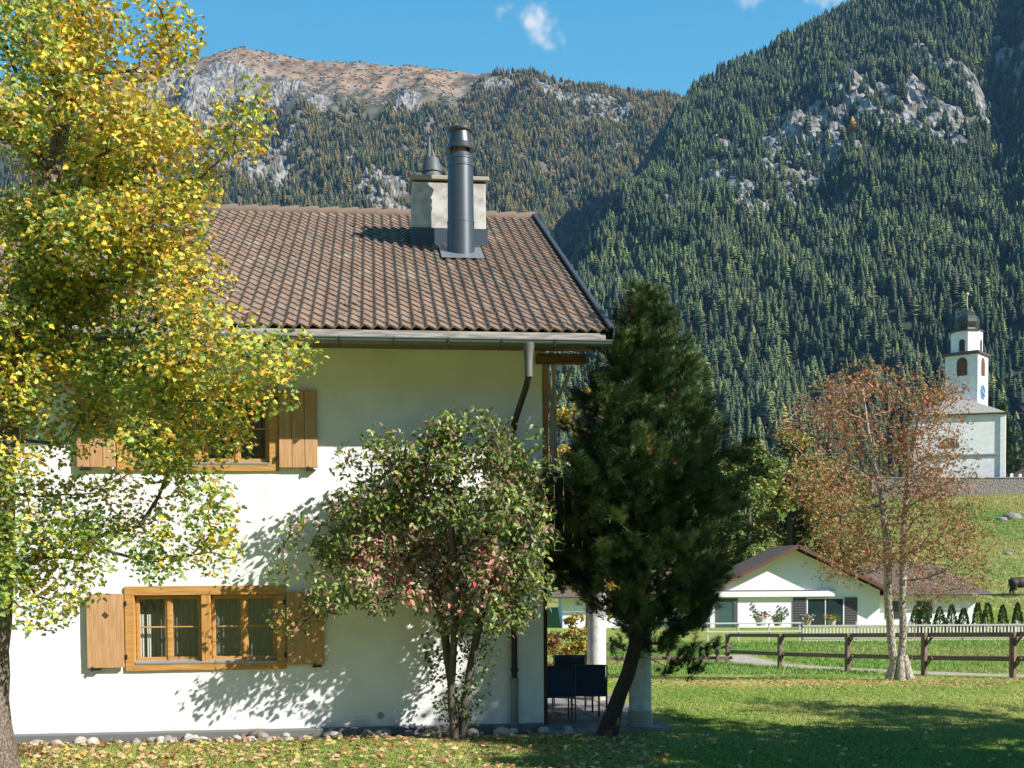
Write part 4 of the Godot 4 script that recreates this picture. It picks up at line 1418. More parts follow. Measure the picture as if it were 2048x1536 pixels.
func build_yard() -> void:
	# stones along the foot of the wall
	var bed := Shape.new()
	bed.box(Vector3(-5.2, -0.02, 0.30), Vector3(11.2, 0.05, 0.38))
	var strip := part(self, "gravel_strip", bed.mesh(), mat(0.07, 0.06, 0.05, 0.95))
	strip.position = HOUSE
	strip.rotation.y = TURN
	tag(strip, "dark strip of earth and stones along the foot of the white wall", "", "", "structure")
	rng.seed = 301
	var shapes := [pebble(1), pebble(2), pebble(3), pebble(4)]
	var greys := [mat(0.38, 0.36, 0.33, 0.9), mat(0.24, 0.23, 0.215, 0.9), mat(0.46, 0.43, 0.39, 0.9), mat(0.15, 0.13, 0.115, 0.9)]
	for i in 150:
		var x := rng.randf_range(-8.0, 0.35)
		if soft.get_noise_2d(x * 130.0, 5.0) < -0.06 and x < -2.5: continue
		if rng.randf() < 0.3: x = rng.randf_range(-5.6, -3.6)
		var o := part(strip, "stone", shapes[i % 4], greys[rng.randi() % 4])
		var k := 0.022 + 0.095 * pow(rng.randf(), 2.2)
		o.position = Vector3(x, 0.005 + k * 0.18, rng.randf_range(0.10, 0.50))
		o.scale = Vector3(k * rng.randf_range(1.0, 1.6), k * rng.randf_range(0.6, 0.9), k)
		o.rotation = Vector3(rng.randf_range(-0.3, 0.3), rng.randf() * TAU, rng.randf_range(-0.3, 0.3))
	# paved terrace
	var slab := Shape.new()
	slab.box(Vector3(0.93, -0.05, -4.0), Vector3(2.1, 0.08, 8.8))
	var patio := part(self, "patio", slab.mesh(), mat(0.10, 0.095, 0.09, 0.95))
	patio.position = HOUSE
	patio.rotation.y = TURN
	tag(patio, "grey paved terrace beside the white house", "", "", "structure")
	var stone := [mat(0.20, 0.195, 0.20, 0.85), mat(0.25, 0.24, 0.24, 0.85), mat(0.17, 0.165, 0.17, 0.85)]
	for i in 4:
		for j in 19:
			var p := Shape.new()
			p.box(Vector3(0.23 + i * 0.46, 0.0, 0.20 - j * 0.46), Vector3(0.45, 0.05, 0.45), 0.006)
			part(patio, "paver", p.mesh(), stone[rng.randi() % 3])
	# chairs
	var chair := build_chair("terrace_chair", "blue terrace chair half hidden by the white house corner", from_house(Vector3(0.27, 0.025, -0.75)), TURN + 0.05)
	var c2 := chair.duplicate()
	c2.name = numbered("terrace_chair", self)
	add_child(c2)
	c2.position = from_house(Vector3(0.82, 0.025, -0.85))
	c2.rotation.y = TURN - 0.18
	c2.set_meta("label", "blue terrace chair beside the leaning pine trunk")
	var c3 := chair.duplicate()
	c3.name = numbered("terrace_chair", self)
	add_child(c3)
	c3.position = from_house(Vector3(0.75, 0.025, -2.3))
	c3.rotation.y = TURN + PI - 0.2
	c3.set_meta("label", "blue terrace chair on the far side of the table, facing the lawn")
	var t := thing("terrace_table", "small dark terrace table behind the blue chairs", "table", from_house(Vector3(0.62, 0.025, -1.55)), TURN)
	var tp := Shape.new()
	tp.box(Vector3(0, 0.70, 0), Vector3(1.0, 0.03, 0.7), 0.008)
	part(t, "tabletop", tp.mesh(), mat(0.06, 0.065, 0.07, 0.4))
	for sx: float in [-0.43, 0.43]:
		for sz: float in [-0.28, 0.28]:
			var l := Shape.new()
			l.bar(Vector3(sx, 0, sz), Vector3(sx, 0.69, sz), 0.016, 8)
			part(t, "leg", l.mesh(), mat(0.03, 0.03, 0.035, 0.4, 0.5))


func build_chair(called: String, label: String, at: Vector3, turn: float) -> Node3D:
	var o := thing(called, label, "chair", at, turn, "blue chairs on the terrace")
	var blue := mat(0.016, 0.045, 0.10, 0.8)
	var metal := mat(0.09, 0.085, 0.08, 0.4, 0.5)
	var b := Shape.new()
	for i in 6:
		var y0 := 0.40 + i * 0.075
		var y1 := y0 + 0.075
		var z0 := 0.24 + 0.02 * sin(i * 0.6)
		var z1 := 0.24 + 0.02 * sin((i + 1) * 0.6)
		b.face([Vector3(-0.25, y0, z0), Vector3(0.25, y0, z0), Vector3(0.25, y1, z1), Vector3(-0.25, y1, z1)], Vector3.BACK)
		b.face([Vector3(-0.25, y0, z0 - 0.012), Vector3(0.25, y0, z0 - 0.012), Vector3(0.25, y1, z1 - 0.012), Vector3(-0.25, y1, z1 - 0.012)], Vector3.FORWARD)
	part(o, "backrest", b.mesh(), blue)
	var s := Shape.new()
	s.box(Vector3(0, 0.41, 0.0), Vector3(0.50, 0.025, 0.46), 0.008)
	part(o, "seat", s.mesh(), blue)
	for sx: float in [-0.265, 0.265]:
		var r := Shape.new()
		r.tube(PackedVector3Array([Vector3(sx, 0.0, 0.30), Vector3(sx, 0.42, 0.245), Vector3(sx, 0.86, 0.27)]), PackedFloat32Array([0.012, 0.012, 0.012]), 8)
		part(o, "leg", r.mesh(), metal)
		r = Shape.new()
		r.tube(PackedVector3Array([Vector3(sx, 0.0, -0.24), Vector3(sx, 0.62, -0.22)]), PackedFloat32Array([0.012, 0.012]), 8)
		part(o, "leg", r.mesh(), metal)
		r = Shape.new()
		r.box(Vector3(sx, 0.63, 0.02), Vector3(0.04, 0.025, 0.50), 0.008)
		part(o, "armrest", r.mesh(), metal)
	var top := Shape.new()
	top.bar(Vector3(-0.265, 0.86, 0.27), Vector3(0.265, 0.86, 0.27), 0.013, 8)
	top.bar(Vector3(-0.265, 0.40, 0.25), Vector3(0.265, 0.40, 0.25), 0.012, 8)
	part(o, "back_frame", top.mesh(), metal)
	return o


func build_fence() -> void:
	var o := thing("rail_fence", "dark brown wooden two-rail fence across the lawn", "fence", Vector3(9.92, -0.34, -28.84))
	var m := wood(151, lin(0.09, 0.055, 0.04), lin(0.24, 0.165, 0.13), 1, 0.8)
	var mr := wood(153, lin(0.09, 0.06, 0.045), lin(0.25, 0.175, 0.14), 0, 0.8)
	var posts := [Vector3(13.6, 0, -23.4), Vector3(12.45, 0, -25.0), Vector3(11.27, -0.23, -26.96), Vector3(9.92, -0.34, -28.84), Vector3(8.88, -0.51, -31.72), Vector3(7.86, -0.71, -35.18), Vector3(7.18, -0.98, -39.98)]
	for i in posts.size():
		var p: Vector3 = posts[i] - o.position
		var s := Shape.new()
		var dir := (posts[mini(i + 1, 6)] as Vector3) - (posts[maxi(i - 1, 0)] as Vector3)
		var b := Basis(Vector3.UP, atan2(dir.x, dir.z))
		s.box(p + Vector3(0, 0.42, 0), Vector3(0.11, 1.24, 0.13), 0.012, b)
		part(o, "post", s.mesh(), m)
		for y: float in [0.98, 0.48]:
			if i > 0:
				var back: Vector3 = (posts[i - 1] - posts[i]).normalized()
				var br := Shape.new()
				br.bar(p + Vector3(0, y - 0.24, 0) + back * 0.05, p + Vector3(0, y - 0.03, 0) + back * 0.22, 0.035, 4)
				part(o, "brace", br.mesh(), m)
	for i in posts.size() - 1:
		for y: float in [0.99, 0.44]:
			var a: Vector3 = posts[i] - o.position + Vector3(0, y, 0)
			var b: Vector3 = posts[i + 1] - o.position + Vector3(0, y, 0)
			var dir := (b - a).normalized()
			var side := dir.cross(Vector3.UP).normalized()
			var off := side * (0.09 if side.z < 0.0 else -0.09)
			var s := Shape.new()
			s.box((a + b) * 0.5 + off, Vector3(0.06, 0.11, a.distance_to(b) + 0.1), 0.012, Basis(side, dir.cross(side) * -1.0, dir))
			part(o, "rail", s.mesh(), mr)
	var low := thing("rail_fence", "low brown wooden rails running left from the last fence post", "fence", Vector3(5.0, -0.95, -39.2))
	for y: float in [0.62, 0.27]:
		var s := Shape.new()
		s.box(Vector3(0.0, y, 0), Vector3(4.4, 0.10, 0.06), 0.01)
		part(low, "rail", s.mesh(), mr)
	for x: float in [-2.1, 0.1, 1.7]:
		var s := Shape.new()
		s.box(Vector3(x, 0.25, 0.08), Vector3(0.10, 0.9, 0.10), 0.01)
		part(low, "post", s.mesh(), m)
	# the path behind it
	var edge := [Vector3(15.6, 0, -21.6), Vector3(14.0, 0, -23.7), Vector3(12.0, 0, -27.0), Vector3(10.6, 0, -28.95), Vector3(9.5, 0, -31.8), Vector3(8.5, 0, -35.3), Vector3(7.75, 0, -40.2), Vector3(7.4, 0, -45.0)]
	var s := Shape.new()
	for i in edge.size() - 1:
		for k in 6:
			for w in 4:
				var q := []
				for e: Vector2 in [Vector2(0, 0), Vector2(1, 0), Vector2(1, 1), Vector2(0, 1)]:
					var f := (k + e.x) / 6.0
					var c: Vector3 = (edge[i] as Vector3).lerp(edge[i + 1], f) + Vector3(1.35, 0, -0.55) * ((w + e.y) / 4.0)
					c.y = land(c.x, c.z) + 0.012
					q.append(c)
				s.face(q, Vector3.UP)
	var path := part(self, "path", s.mesh(), textured(grain(161, 0.03, [Color(0.58, 0.54, 0.49), Color(0.72, 0.68, 0.62)], 4, 256), Vector3(0.6, 0.6, 0.6), 0.95, null, 0.0, true))
	tag(path, "pale gravel path behind the wooden rail fence", "", "", "structure")


func build_grass() -> void:
	var g := Shape.new()
	rng.seed = 401
	for i in 9:
		var a := rng.randf() * TAU
		var at := Vector3(rng.randf_range(-0.05, 0.05), 0, rng.randf_range(-0.05, 0.05))
		var w := Vector3(cos(a), 0, sin(a)) * 0.004
		var lean := Vector3(rng.randf_range(-0.03, 0.03), 0, rng.randf_range(-0.03, 0.03))
		var h := rng.randf_range(0.016, 0.040)
		var nn := (Vector3.UP * 0.9 + w.cross(Vector3.UP).normalized() * 0.5).normalized()
		g.tri(at - w, at + w, at + lean * 0.5 + Vector3(0, h * 0.6, 0), nn, nn, nn)
		g.tri(at - w * 0.7 + lean * 0.3 + Vector3(0, h * 0.35, 0), at + w * 0.7 + lean * 0.3 + Vector3(0, h * 0.35, 0), at + lean + Vector3(0, h, 0), nn, nn, nn)
	var s := Copies.new()
	for i in 150000:
		var d := 12.8 * pow(44.0 / 12.8, pow(rng.randf(), 1.25))
		var x := rng.randf_range(-1.0, 1.0) * (0.45 * d + 0.6)
		var p := in_house(x, -d)
		if p.x < 0.05 and p.z < 0.47: continue
		if p.x < 2.16 and p.z < 0.42: continue
		if d > 24.0 and x < 1.5: continue
		var k := 1.0 + maxf(0.0, d - 14.0) * 0.045
		var dry := clampf(0.38 + soft.get_noise_2d(x * 30.0, d * 30.0) * 0.8 + crisp.get_noise_2d(x * 20.0, d * 20.0) * 0.35 + rng.randf_range(-0.22, 0.22) + (0.16 if d > 19.0 and d < 28.0 else 0.0), 0.0, 1.0)
		var c := Color(0.24, 0.41, 0.07).lerp(Color(0.58, 0.56, 0.20), dry)
		# the gravel path stays bare
		if d > 26.0:
			var u := along([21.6, 23.7, 27.0, 28.95, 31.8, 35.3, 40.2, 45.0], [15.6, 14.0, 12.0, 10.6, 9.5, 8.5, 7.75, 7.4], d)
			if x > u - 0.1 and x < u + 1.75: continue
		s.put(Transform3D(Basis(Vector3.UP, rng.randf() * TAU).scaled(Vector3(k * 1.2, rng.randf_range(0.7, 1.15) * (0.8 + 0.2 * k), k * 1.2)), Vector3(x, land(x, -d), -d)), c)
	tag(scatter(self, "grass", g.mesh(), leafy(1, 1, 1, 0.5, 0.6), s), "short mown grass blades covering the lawn", "grass")
	var far := Copies.new()
	for i in 60000:
		var d := rng.randf_range(30.0, 160.0)
		var x := rng.randf_range(2.0, 0.46 * d + 3.0)
		if d > 55.0 and d < 86.0 and x < 31.0: continue
		var u := along([21.6, 23.7, 27.0, 28.95, 31.8, 35.3, 40.2, 45.0], [15.6, 14.0, 12.0, 10.6, 9.5, 8.5, 7.75, 7.4], d)
		if d < 46.0 and x > u - 0.3 and x < u + 1.9: continue
		var dry := clampf((0.2 if d < 60.0 else 0.5) + soft.get_noise_2d(x * 12.0, d * 12.0) * 1.3 + rng.randf_range(-0.3, 0.3), 0.0, 1.0)
		var c := Color(0.18, 0.34, 0.06).lerp(Color(0.46, 0.42, 0.15), dry)
		var k := 1.6 + d * 0.03
		far.put(Transform3D(Basis(Vector3.UP, rng.randf() * TAU).scaled(Vector3(k * 1.6, k * rng.randf_range(0.8, 1.5), k * 1.6)), Vector3(x, land(x, -d), -d)), c)
	tag(scatter(self, "meadow_grass", g.mesh(), leafy(1, 1, 1, 0.5, 0.6), far), "longer meadow grass beyond the fence and on the church hill", "grass")
	var litter := Copies.new()
	for i in 2600:
		var d := rng.randf_range(13.0, 16.7)
		var x := -6.6 + 8.5 * pow(rng.randf(), 1.5)
		if rng.randf() < 0.06: x = rng.randf_range(-6.0, 7.0)
		if in_house(x, -d).z < 0.35: continue
		var c := Color(0.46, 0.27, 0.12).lerp(Color(0.62, 0.46, 0.26), rng.randf())
		if rng.randf() < 0.3: c = Color(0.32, 0.14, 0.06)
		if rng.randf() < 0.12: c = Color(0.60, 0.46, 0.08)
		var k := rng.randf_range(0.05, 0.095)
		var b := Basis(Vector3.UP, rng.randf() * TAU) * Basis(Vector3.RIGHT, rng.randf_range(-0.5, 0.5)) * Basis(Vector3.BACK, rng.randf_range(-0.6, 0.6))
		litter.put(Transform3D(b.scaled_local(Vector3(k, k, k)), Vector3(x, 0.035 + rng.randf() * 0.025, -d)), c)
	for i in 700:
		var a := rng.randf() * TAU
		var r := 4.2 * sqrt(rng.randf())
		var p := Vector3(7.4 + cos(a) * r * 1.3, 0, -24.6 + sin(a) * r * 0.5)
		var k := rng.randf_range(0.06, 0.11)
		var b := Basis(Vector3.UP, rng.randf() * TAU) * Basis(Vector3.RIGHT, rng.randf_range(-0.5, 0.5))
		litter.put(Transform3D(b.scaled_local(Vector3(k, k, k)), Vector3(p.x, land(p.x, p.z) + 0.05, p.z)), Color(0.40, 0.20, 0.08).lerp(Color(0.5, 0.34, 0.15), rng.randf()))
	tag(scatter(self, "fallen_leaves", leaf_shape("lobed"), leafy(1, 1, 1, 0.3, 0.8), litter), "fallen brown and yellow leaves scattered over the lawn", "leaves")


# ---------------------------------------------------------------- farther off

func gable_roof(half: float, rise: float, length: float, over: float, thick: float) -> Shape:
	var s := Shape.new()
	for side: float in [-1.0, 1.0]:
		var r0 := Vector3(0, rise, over)
		var e0 := Vector3(half * side, 0, over)
		var r1 := Vector3(0, rise, -length)
		var e1 := Vector3(half * side, 0, -length)
		var up := Vector3(0, thick, 0)
		s.face([r0 + up, e0 + up, e1 + up, r1 + up], Vector3(side, 2, 0))
		s.face([r0, e0, e1, r1], Vector3(-side, -2, 0))
		s.face([r0, e0, e0 + up, r0 + up], Vector3.BACK)
		s.face([r1, e1, e1 + up, r1 + up], Vector3.FORWARD)
		s.face([e0, e1, e1 + up, e0 + up], Vector3(side, 0, 0))
	return s


func build_bungalow() -> void:
	var o := thing("bungalow", "low white house with a wide gable and brown roof beyond the fence", "house", Vector3(17.7, -1.62, -75.0), 0.0)
	var white := mat(0.80, 0.81, 0.83, 0.9)
	var brown := textured(grain(171, 0.04, [Color(0.25, 0.20, 0.175), Color(0.40, 0.33, 0.29), Color(0.50, 0.43, 0.39)], 4, 256), Vector3(0.5, 0.5, 0.5), 0.9, grain(172, 0.08, [Color.BLACK, Color.WHITE], 3, 256), 3.0)
	var grey := mat(0.075, 0.075, 0.085, 0.7)
	var s := Shape.new()
	s.face([Vector3(-5.3, -0.4, 0), Vector3(5.3, -0.4, 0), Vector3(5.3, 2.3, 0), Vector3(0, 4.85, 0), Vector3(-5.3, 2.3, 0)], Vector3.BACK)
	s.face([Vector3(5.3, -0.4, 0), Vector3(5.3, -0.4, -6.3), Vector3(5.3, 2.3, -6.3), Vector3(5.3, 2.3, 0)], Vector3.RIGHT)
	s.face([Vector3(-5.3, -0.4, 0), Vector3(-5.3, -0.4, -6.3), Vector3(-5.3, 2.3, -6.3), Vector3(-5.3, 2.3, 0)], Vector3.LEFT)
	s.face([Vector3(-5.3, -0.4, -6.3), Vector3(5.3, -0.4, -6.3), Vector3(5.3, 2.3, -6.3), Vector3(0, 4.85, -6.3), Vector3(-5.3, 2.3, -6.3)], Vector3.FORWARD)
	part(o, "wall", s.mesh(), white)
	var roof := part(o, "roof", gable_roof(6.25, 3.05, 6.6, 1.0, 0.14).mesh(), brown)
	roof.position.y = 1.95
	for side: float in [-1.0, 1.0]:
		var b := Shape.new()
		var a := Vector3(0, 3.12, 1.02)
		var e := Vector3(6.25 * side, 0.07, 1.02)
		var d := (e - a).normalized()
		b.box((a + e) * 0.5 + Vector3(0, -0.02, 0), Vector3(a.distance_to(e) + 0.05, 0.22, 0.05), 0.0, Basis(d * side, Vector3.BACK.cross(d * side), Vector3.BACK))
		part(roof, "barge_board", b.mesh(), mat(0.13, 0.055, 0.035, 0.8))
	var can := Shape.new()
	can.box(Vector3(-1.5, 2.12, 0.14), Vector3(7.8, 0.40, 0.28), 0.02)
	part(o, "canopy", can.mesh(), mat(0.78, 0.78, 0.78, 0.8))
	var line := Shape.new()
	line.box(Vector3(-1.5, 2.34, 0.26), Vector3(7.9, 0.05, 0.12), 0.01)
	part(o, "canopy_edge", line.mesh(), mat(0.20, 0.20, 0.21, 0.7))
	var win := part(o, "window", bars(0.70, 3.06, -0.2, 1.86, 0.08, 0.08, 0.08, 0.10, 0.01, 0.09, 0.0).mesh(), mat(0.70, 0.70, 0.70, 0.6))
	for k in 2:
		var p := Shape.new()
		p.box(Vector3(1.30 + k * 1.16, 0.84, 0.04), Vector3(1.06, 1.86, 0.03))
		part(win, "pane", p.mesh(), mat(0.02, 0.035, 0.04, 0.06, 0.0))
	var mul := Shape.new()
	mul.box(Vector3(1.88, 0.84, 0.06), Vector3(0.06, 1.9, 0.05))
	part(win, "mullion", mul.mesh(), mat(0.6, 0.6, 0.6, 0.6))
	for x: float in [0.28, 3.48]:
		var p := Shape.new()
		p.box(Vector3(x, 0.83, 0.05), Vector3(0.80, 2.06, 0.06), 0.01)
		for i in 12:
			p.box(Vector3(x, 0.0 + i * 0.15, 0.09), Vector3(0.66, 0.05, 0.03), 0.0, Basis(Vector3.RIGHT, 0.4))
		part(o, "shutter", p.mesh(), grey)
	var door := part(o, "glass_door", bars(-4.90, -3.60, -0.3, 1.84, 0.10, 0.26, 0.12, 0.10, 0.01, 0.08, 0.0).mesh(), grey)
	var dp := Shape.new()
	dp.box(Vector3(-4.33, 0.75, 0.03), Vector3(0.95, 1.95, 0.03))
	part(door, "pane", dp.mesh(), mat(0.05, 0.10, 0.10, 0.06))
	for q: Array in [[-2.62, 1.30], [-0.95, 1.15], [-1.0, 0.75], [-0.55, 1.05]]:
		var m := Shape.new()
		for i in 5:
			var a := TAU * i / 5.0
			m.box(Vector3(q[0] + cos(a * 2.0) * 0.12, q[1] + (i - 2) * 0.10, 0.05), Vector3(0.07, 0.22 - 0.02 * i, 0.03), 0.01, Basis(Vector3.BACK, a * 0.6))
		part(o, "wall_ornament", m.mesh(), mat(0.04, 0.04, 0.045, 0.6))
	# wings to both sides
	for wing: Array in [[5.3, 11.9, 4.0, -1.5], [-14.5, -5.3, 4.3, -1.0]]:
		var x0: float = wing[0]
		var x1: float = wing[1]
		var top: float = wing[2]
		var z: float = wing[3]
		var w := Shape.new()
		w.box(Vector3((x0 + x1) * 0.5, 0.9, z - 3.5), Vector3(x1 - x0, 2.6, 7.0))
		part(o, "wing_wall", w.mesh(), white)
		var r := Shape.new()
		var e := 0.75
		var a := Vector3(x0 - (0.0 if x0 > 0.0 else e), 2.05, z + e)
		var b := Vector3(x1 + (e if x0 > 0.0 else 0.0), 2.05, z + e)
		var c := Vector3(b.x, 2.05, z - 7.0 - e)
		var d := Vector3(a.x, 2.05, z - 7.0 - e)
		var ra := Vector3(a.x + (0.0 if x0 > 0.0 else 2.4), top, z - 3.5)
		var rb := Vector3(b.x - (2.4 if x0 > 0.0 else 0.0), top, z - 3.5)
		r.face([a, b, rb, ra], Vector3(0, 1, 1))
		r.face([d, c, rb, ra], Vector3(0, 1, -1))
		r.face([b, c, rb], Vector3(1, 1, 0))
		r.face([a, d, ra], Vector3(-1, 1, 0))
		r.face([a, b, c, d], Vector3.DOWN)
		part(o, "wing_roof", r.mesh(), brown)
		var g := Shape.new()
		g.bar(Vector3(a.x, 2.0, a.z + 0.06), Vector3(b.x, 2.0, b.z + 0.06), 0.07, 8)
		part(o, "gutter", g.mesh(), mat(0.10, 0.09, 0.085, 0.6))
	for x: float in [6.6, 8.6]:
		var p := Shape.new()
		p.box(Vector3(x, 1.0, -1.47), Vector3(1.0, 1.1, 0.06))
		part(o, "wing_window", p.mesh(), mat(0.04, 0.05, 0.06, 0.1))
	var ter := Shape.new()
	ter.box(Vector3(-1.8, -0.25, 2.2), Vector3(9.0, 0.5, 4.4), 0.02)
	part(o, "terrace", ter.mesh(), mat(0.45, 0.44, 0.42, 0.9))
	# pots on its terrace
	var pots := [["white planter with red flowers and a green plant before the white house", Vector3(15.0, -1.37, -72.3), Color(0.55, 0.55, 0.54), Color(0.28, 0.05, 0.05), 0.48],
		["low pot with yellow-green leaves left of the big window", Vector3(16.0, -1.37, -72.2), Color(0.20, 0.19, 0.18), Color(0.20, 0.24, 0.05), 0.38],
		["pot of pale pink flowers at the corner of the big window", Vector3(17.7, -1.37, -72.0), Color(0.40, 0.30, 0.24), Color(0.55, 0.40, 0.38), 0.38],
		["pot of orange flowers in front of the big window", Vector3(19.2, -1.37, -72.0), Color(0.42, 0.42, 0.42), Color(0.55, 0.30, 0.03), 0.36]]
	for q: Array in pots:
		var at: Vector3 = q[1]
		var k: float = q[4]
		var col: Color = q[2]
		var t := thing("flower_pot", q[0], "flower pot", at, 0.0, "pots on the terrace of the low white house")
		var p := Shape.new()
		p.lathe(Vector3.ZERO, [Vector2(k * 0.5, 0.0), Vector2(k * 0.75, k * 0.9), Vector2(k * 0.8, k), Vector2(0.0, k * 0.95)], 14)
		part(t, "pot", p.mesh(), mat(col.r, col.g, col.b, 0.8))
		var cc := Copies.new()
		var fl: Color = q[3]
		for i in 130:
			var v := Vector3(rng.randf_range(-1, 1), rng.randf_range(0, 1), rng.randf_range(-1, 1))
			var c := fl if rng.randf() < 0.45 else Color(0.08, 0.16, 0.04)
			cc.put(Transform3D(leaf_basis(0.17, 0.4), Vector3(0, k * 0.95, 0) + v * Vector3(k, k * 0.9, k)), c)
		scatter(t, "plant", leaf_shape("oval"), leafy(1, 1, 1, 0.3), cc)


func build_garden_edge() -> void:
	var f := thing("picket_fence", "pale picket fence in front of the low white house", "fence", Vector3(17.0, ground(56.0), -56.0))
	var s := Shape.new()
	rng.seed = 501
	for i in 78:
		var x := -3.4 + i * 0.16
		s.box(Vector3(x, 0.40, 0.0), Vector3(0.065, 0.76 + rng.randf_range(-0.01, 0.01), 0.022), 0.0)
	var pk := part(f, "picket_row", s.mesh(), mat(0.60, 0.58, 0.55, 0.9))
	pk.set_meta("kind", "stuff")
	for y: float in [0.18, 0.74]:
		var r := Shape.new()
		r.box(Vector3(2.9, y, 0.03), Vector3(12.6, 0.08, 0.035))
		part(f, "rail", r.mesh(), mat(0.42, 0.40, 0.38, 0.9))
	for i in 6:
		var p := Shape.new()
		p.box(Vector3(-3.4 + i * 2.5, 0.42, -0.06), Vector3(0.11, 1.0, 0.11), 0.01)
		part(f, "post", p.mesh(), mat(0.20, 0.18, 0.16, 0.9) if i % 3 == 0 else mat(0.42, 0.40, 0.38, 0.9))
	var rl := thing("terrace_rail", "pale low rail along the terrace left of the picket fence", "railing", Vector3(11.5, ground(57.0), -57.0))
	for y: float in [0.55, 0.95]:
		var q := Shape.new()
		q.box(Vector3(0, y - 0.1, 0), Vector3(4.6, 0.07, 0.05), 0.01)
		part(rl, "rail", q.mesh(), mat(0.50, 0.50, 0.48, 0.8))
	for i in 4:
		var q := Shape.new()
		q.box(Vector3(-2.2 + i * 1.46, 0.42, -0.05), Vector3(0.08, 0.95, 0.06), 0.01)
		part(rl, "post", q.mesh(), mat(0.45, 0.44, 0.42, 0.8))
	var px := [20.2, 20.6, 21.4, 22.0, 22.6, 23.3, 23.8, 24.55, 25.3]
	var where := ["first small cypress from the left, beside the pale trunks", "second small cypress from the left, before the white wing wall", "third small cypress, yellowish, before the white wing wall", "fourth small cypress, tallest before the white wing wall", "fifth small cypress, slim, near the end of the white wall", "sixth small cypress, at the corner of the white wall", "seventh small cypress, broad, just right of the white house", "eighth small cypress, dark and narrow, below the cow", "last small cypress at the right edge, below the cow"]
	for i in px.size():
		rng.seed = 520 + i
		var x: float = px[i]
		var d := 60.0
		var t := thing("cypress", where[i], "cypress", Vector3(x, ground(d), -d), 0.0, "row of small cypresses behind the picket fence")
		var tr := Shape.new()
		tr.bar(Vector3.ZERO, Vector3(0, 1.2, 0), 0.03, 6)
		part(t, "trunk", tr.mesh(), mat(0.10, 0.08, 0.06, 0.9))
		var c := Copies.new()
		var tall := rng.randf_range(1.4, 1.75)
		var wide := rng.randf_range(0.34, 0.42)
		for k in 700:
			var u := rng.randf()
			var r := wide * minf(1.0, pow(1.0 - u, 0.7) * 1.25) * (0.85 if u > 0.06 else 0.5) * sqrt(rng.randf_range(0.4, 1.0))
			var a := rng.randf() * TAU
			var p := Vector3(cos(a) * r, u * tall, sin(a) * r)
			var up := (Vector3(cos(a) * 0.5, 1.0, sin(a) * 0.5)).normalized()
			var xx := up.cross(Vector3(-sin(a), 0, cos(a)) + Vector3(rng.randf() - 0.5, 0, rng.randf() - 0.5)).normalized()
			var size := rng.randf_range(0.08, 0.15)
			c.put(Transform3D(Basis(xx * size, xx.cross(up) * -size, up * size), p), Color(0.025, 0.07, 0.02).lerp(Color(0.13, 0.18, 0.03), rng.randf() * (0.9 if i != 2 else 1.3)))
		scatter(t, "foliage", leaf_shape("oval"), leafy(1, 1, 1, 0.2), c)


func arch(w: float, h: float, depth: float) -> Shape:
	var s := Shape.new()
	var p := [Vector3(-w * 0.5, 0, depth), Vector3(w * 0.5, 0, depth)]
	for i in 9:
		var a := PI * i / 8.0
		p.append(Vector3(cos(a) * w * 0.5, h - w * 0.5 + sin(a) * w * 0.5, depth))
	s.face(p, Vector3.BACK)
	for i in p.size():
		var a: Vector3 = p[i]
		var b: Vector3 = p[(i + 1) % p.size()]
		s.face([a, b, Vector3(b.x, b.y, 0), Vector3(a.x, a.y, 0)], Vector3((a.x + b.x), (a.y + b.y) - h, 0))
	return s


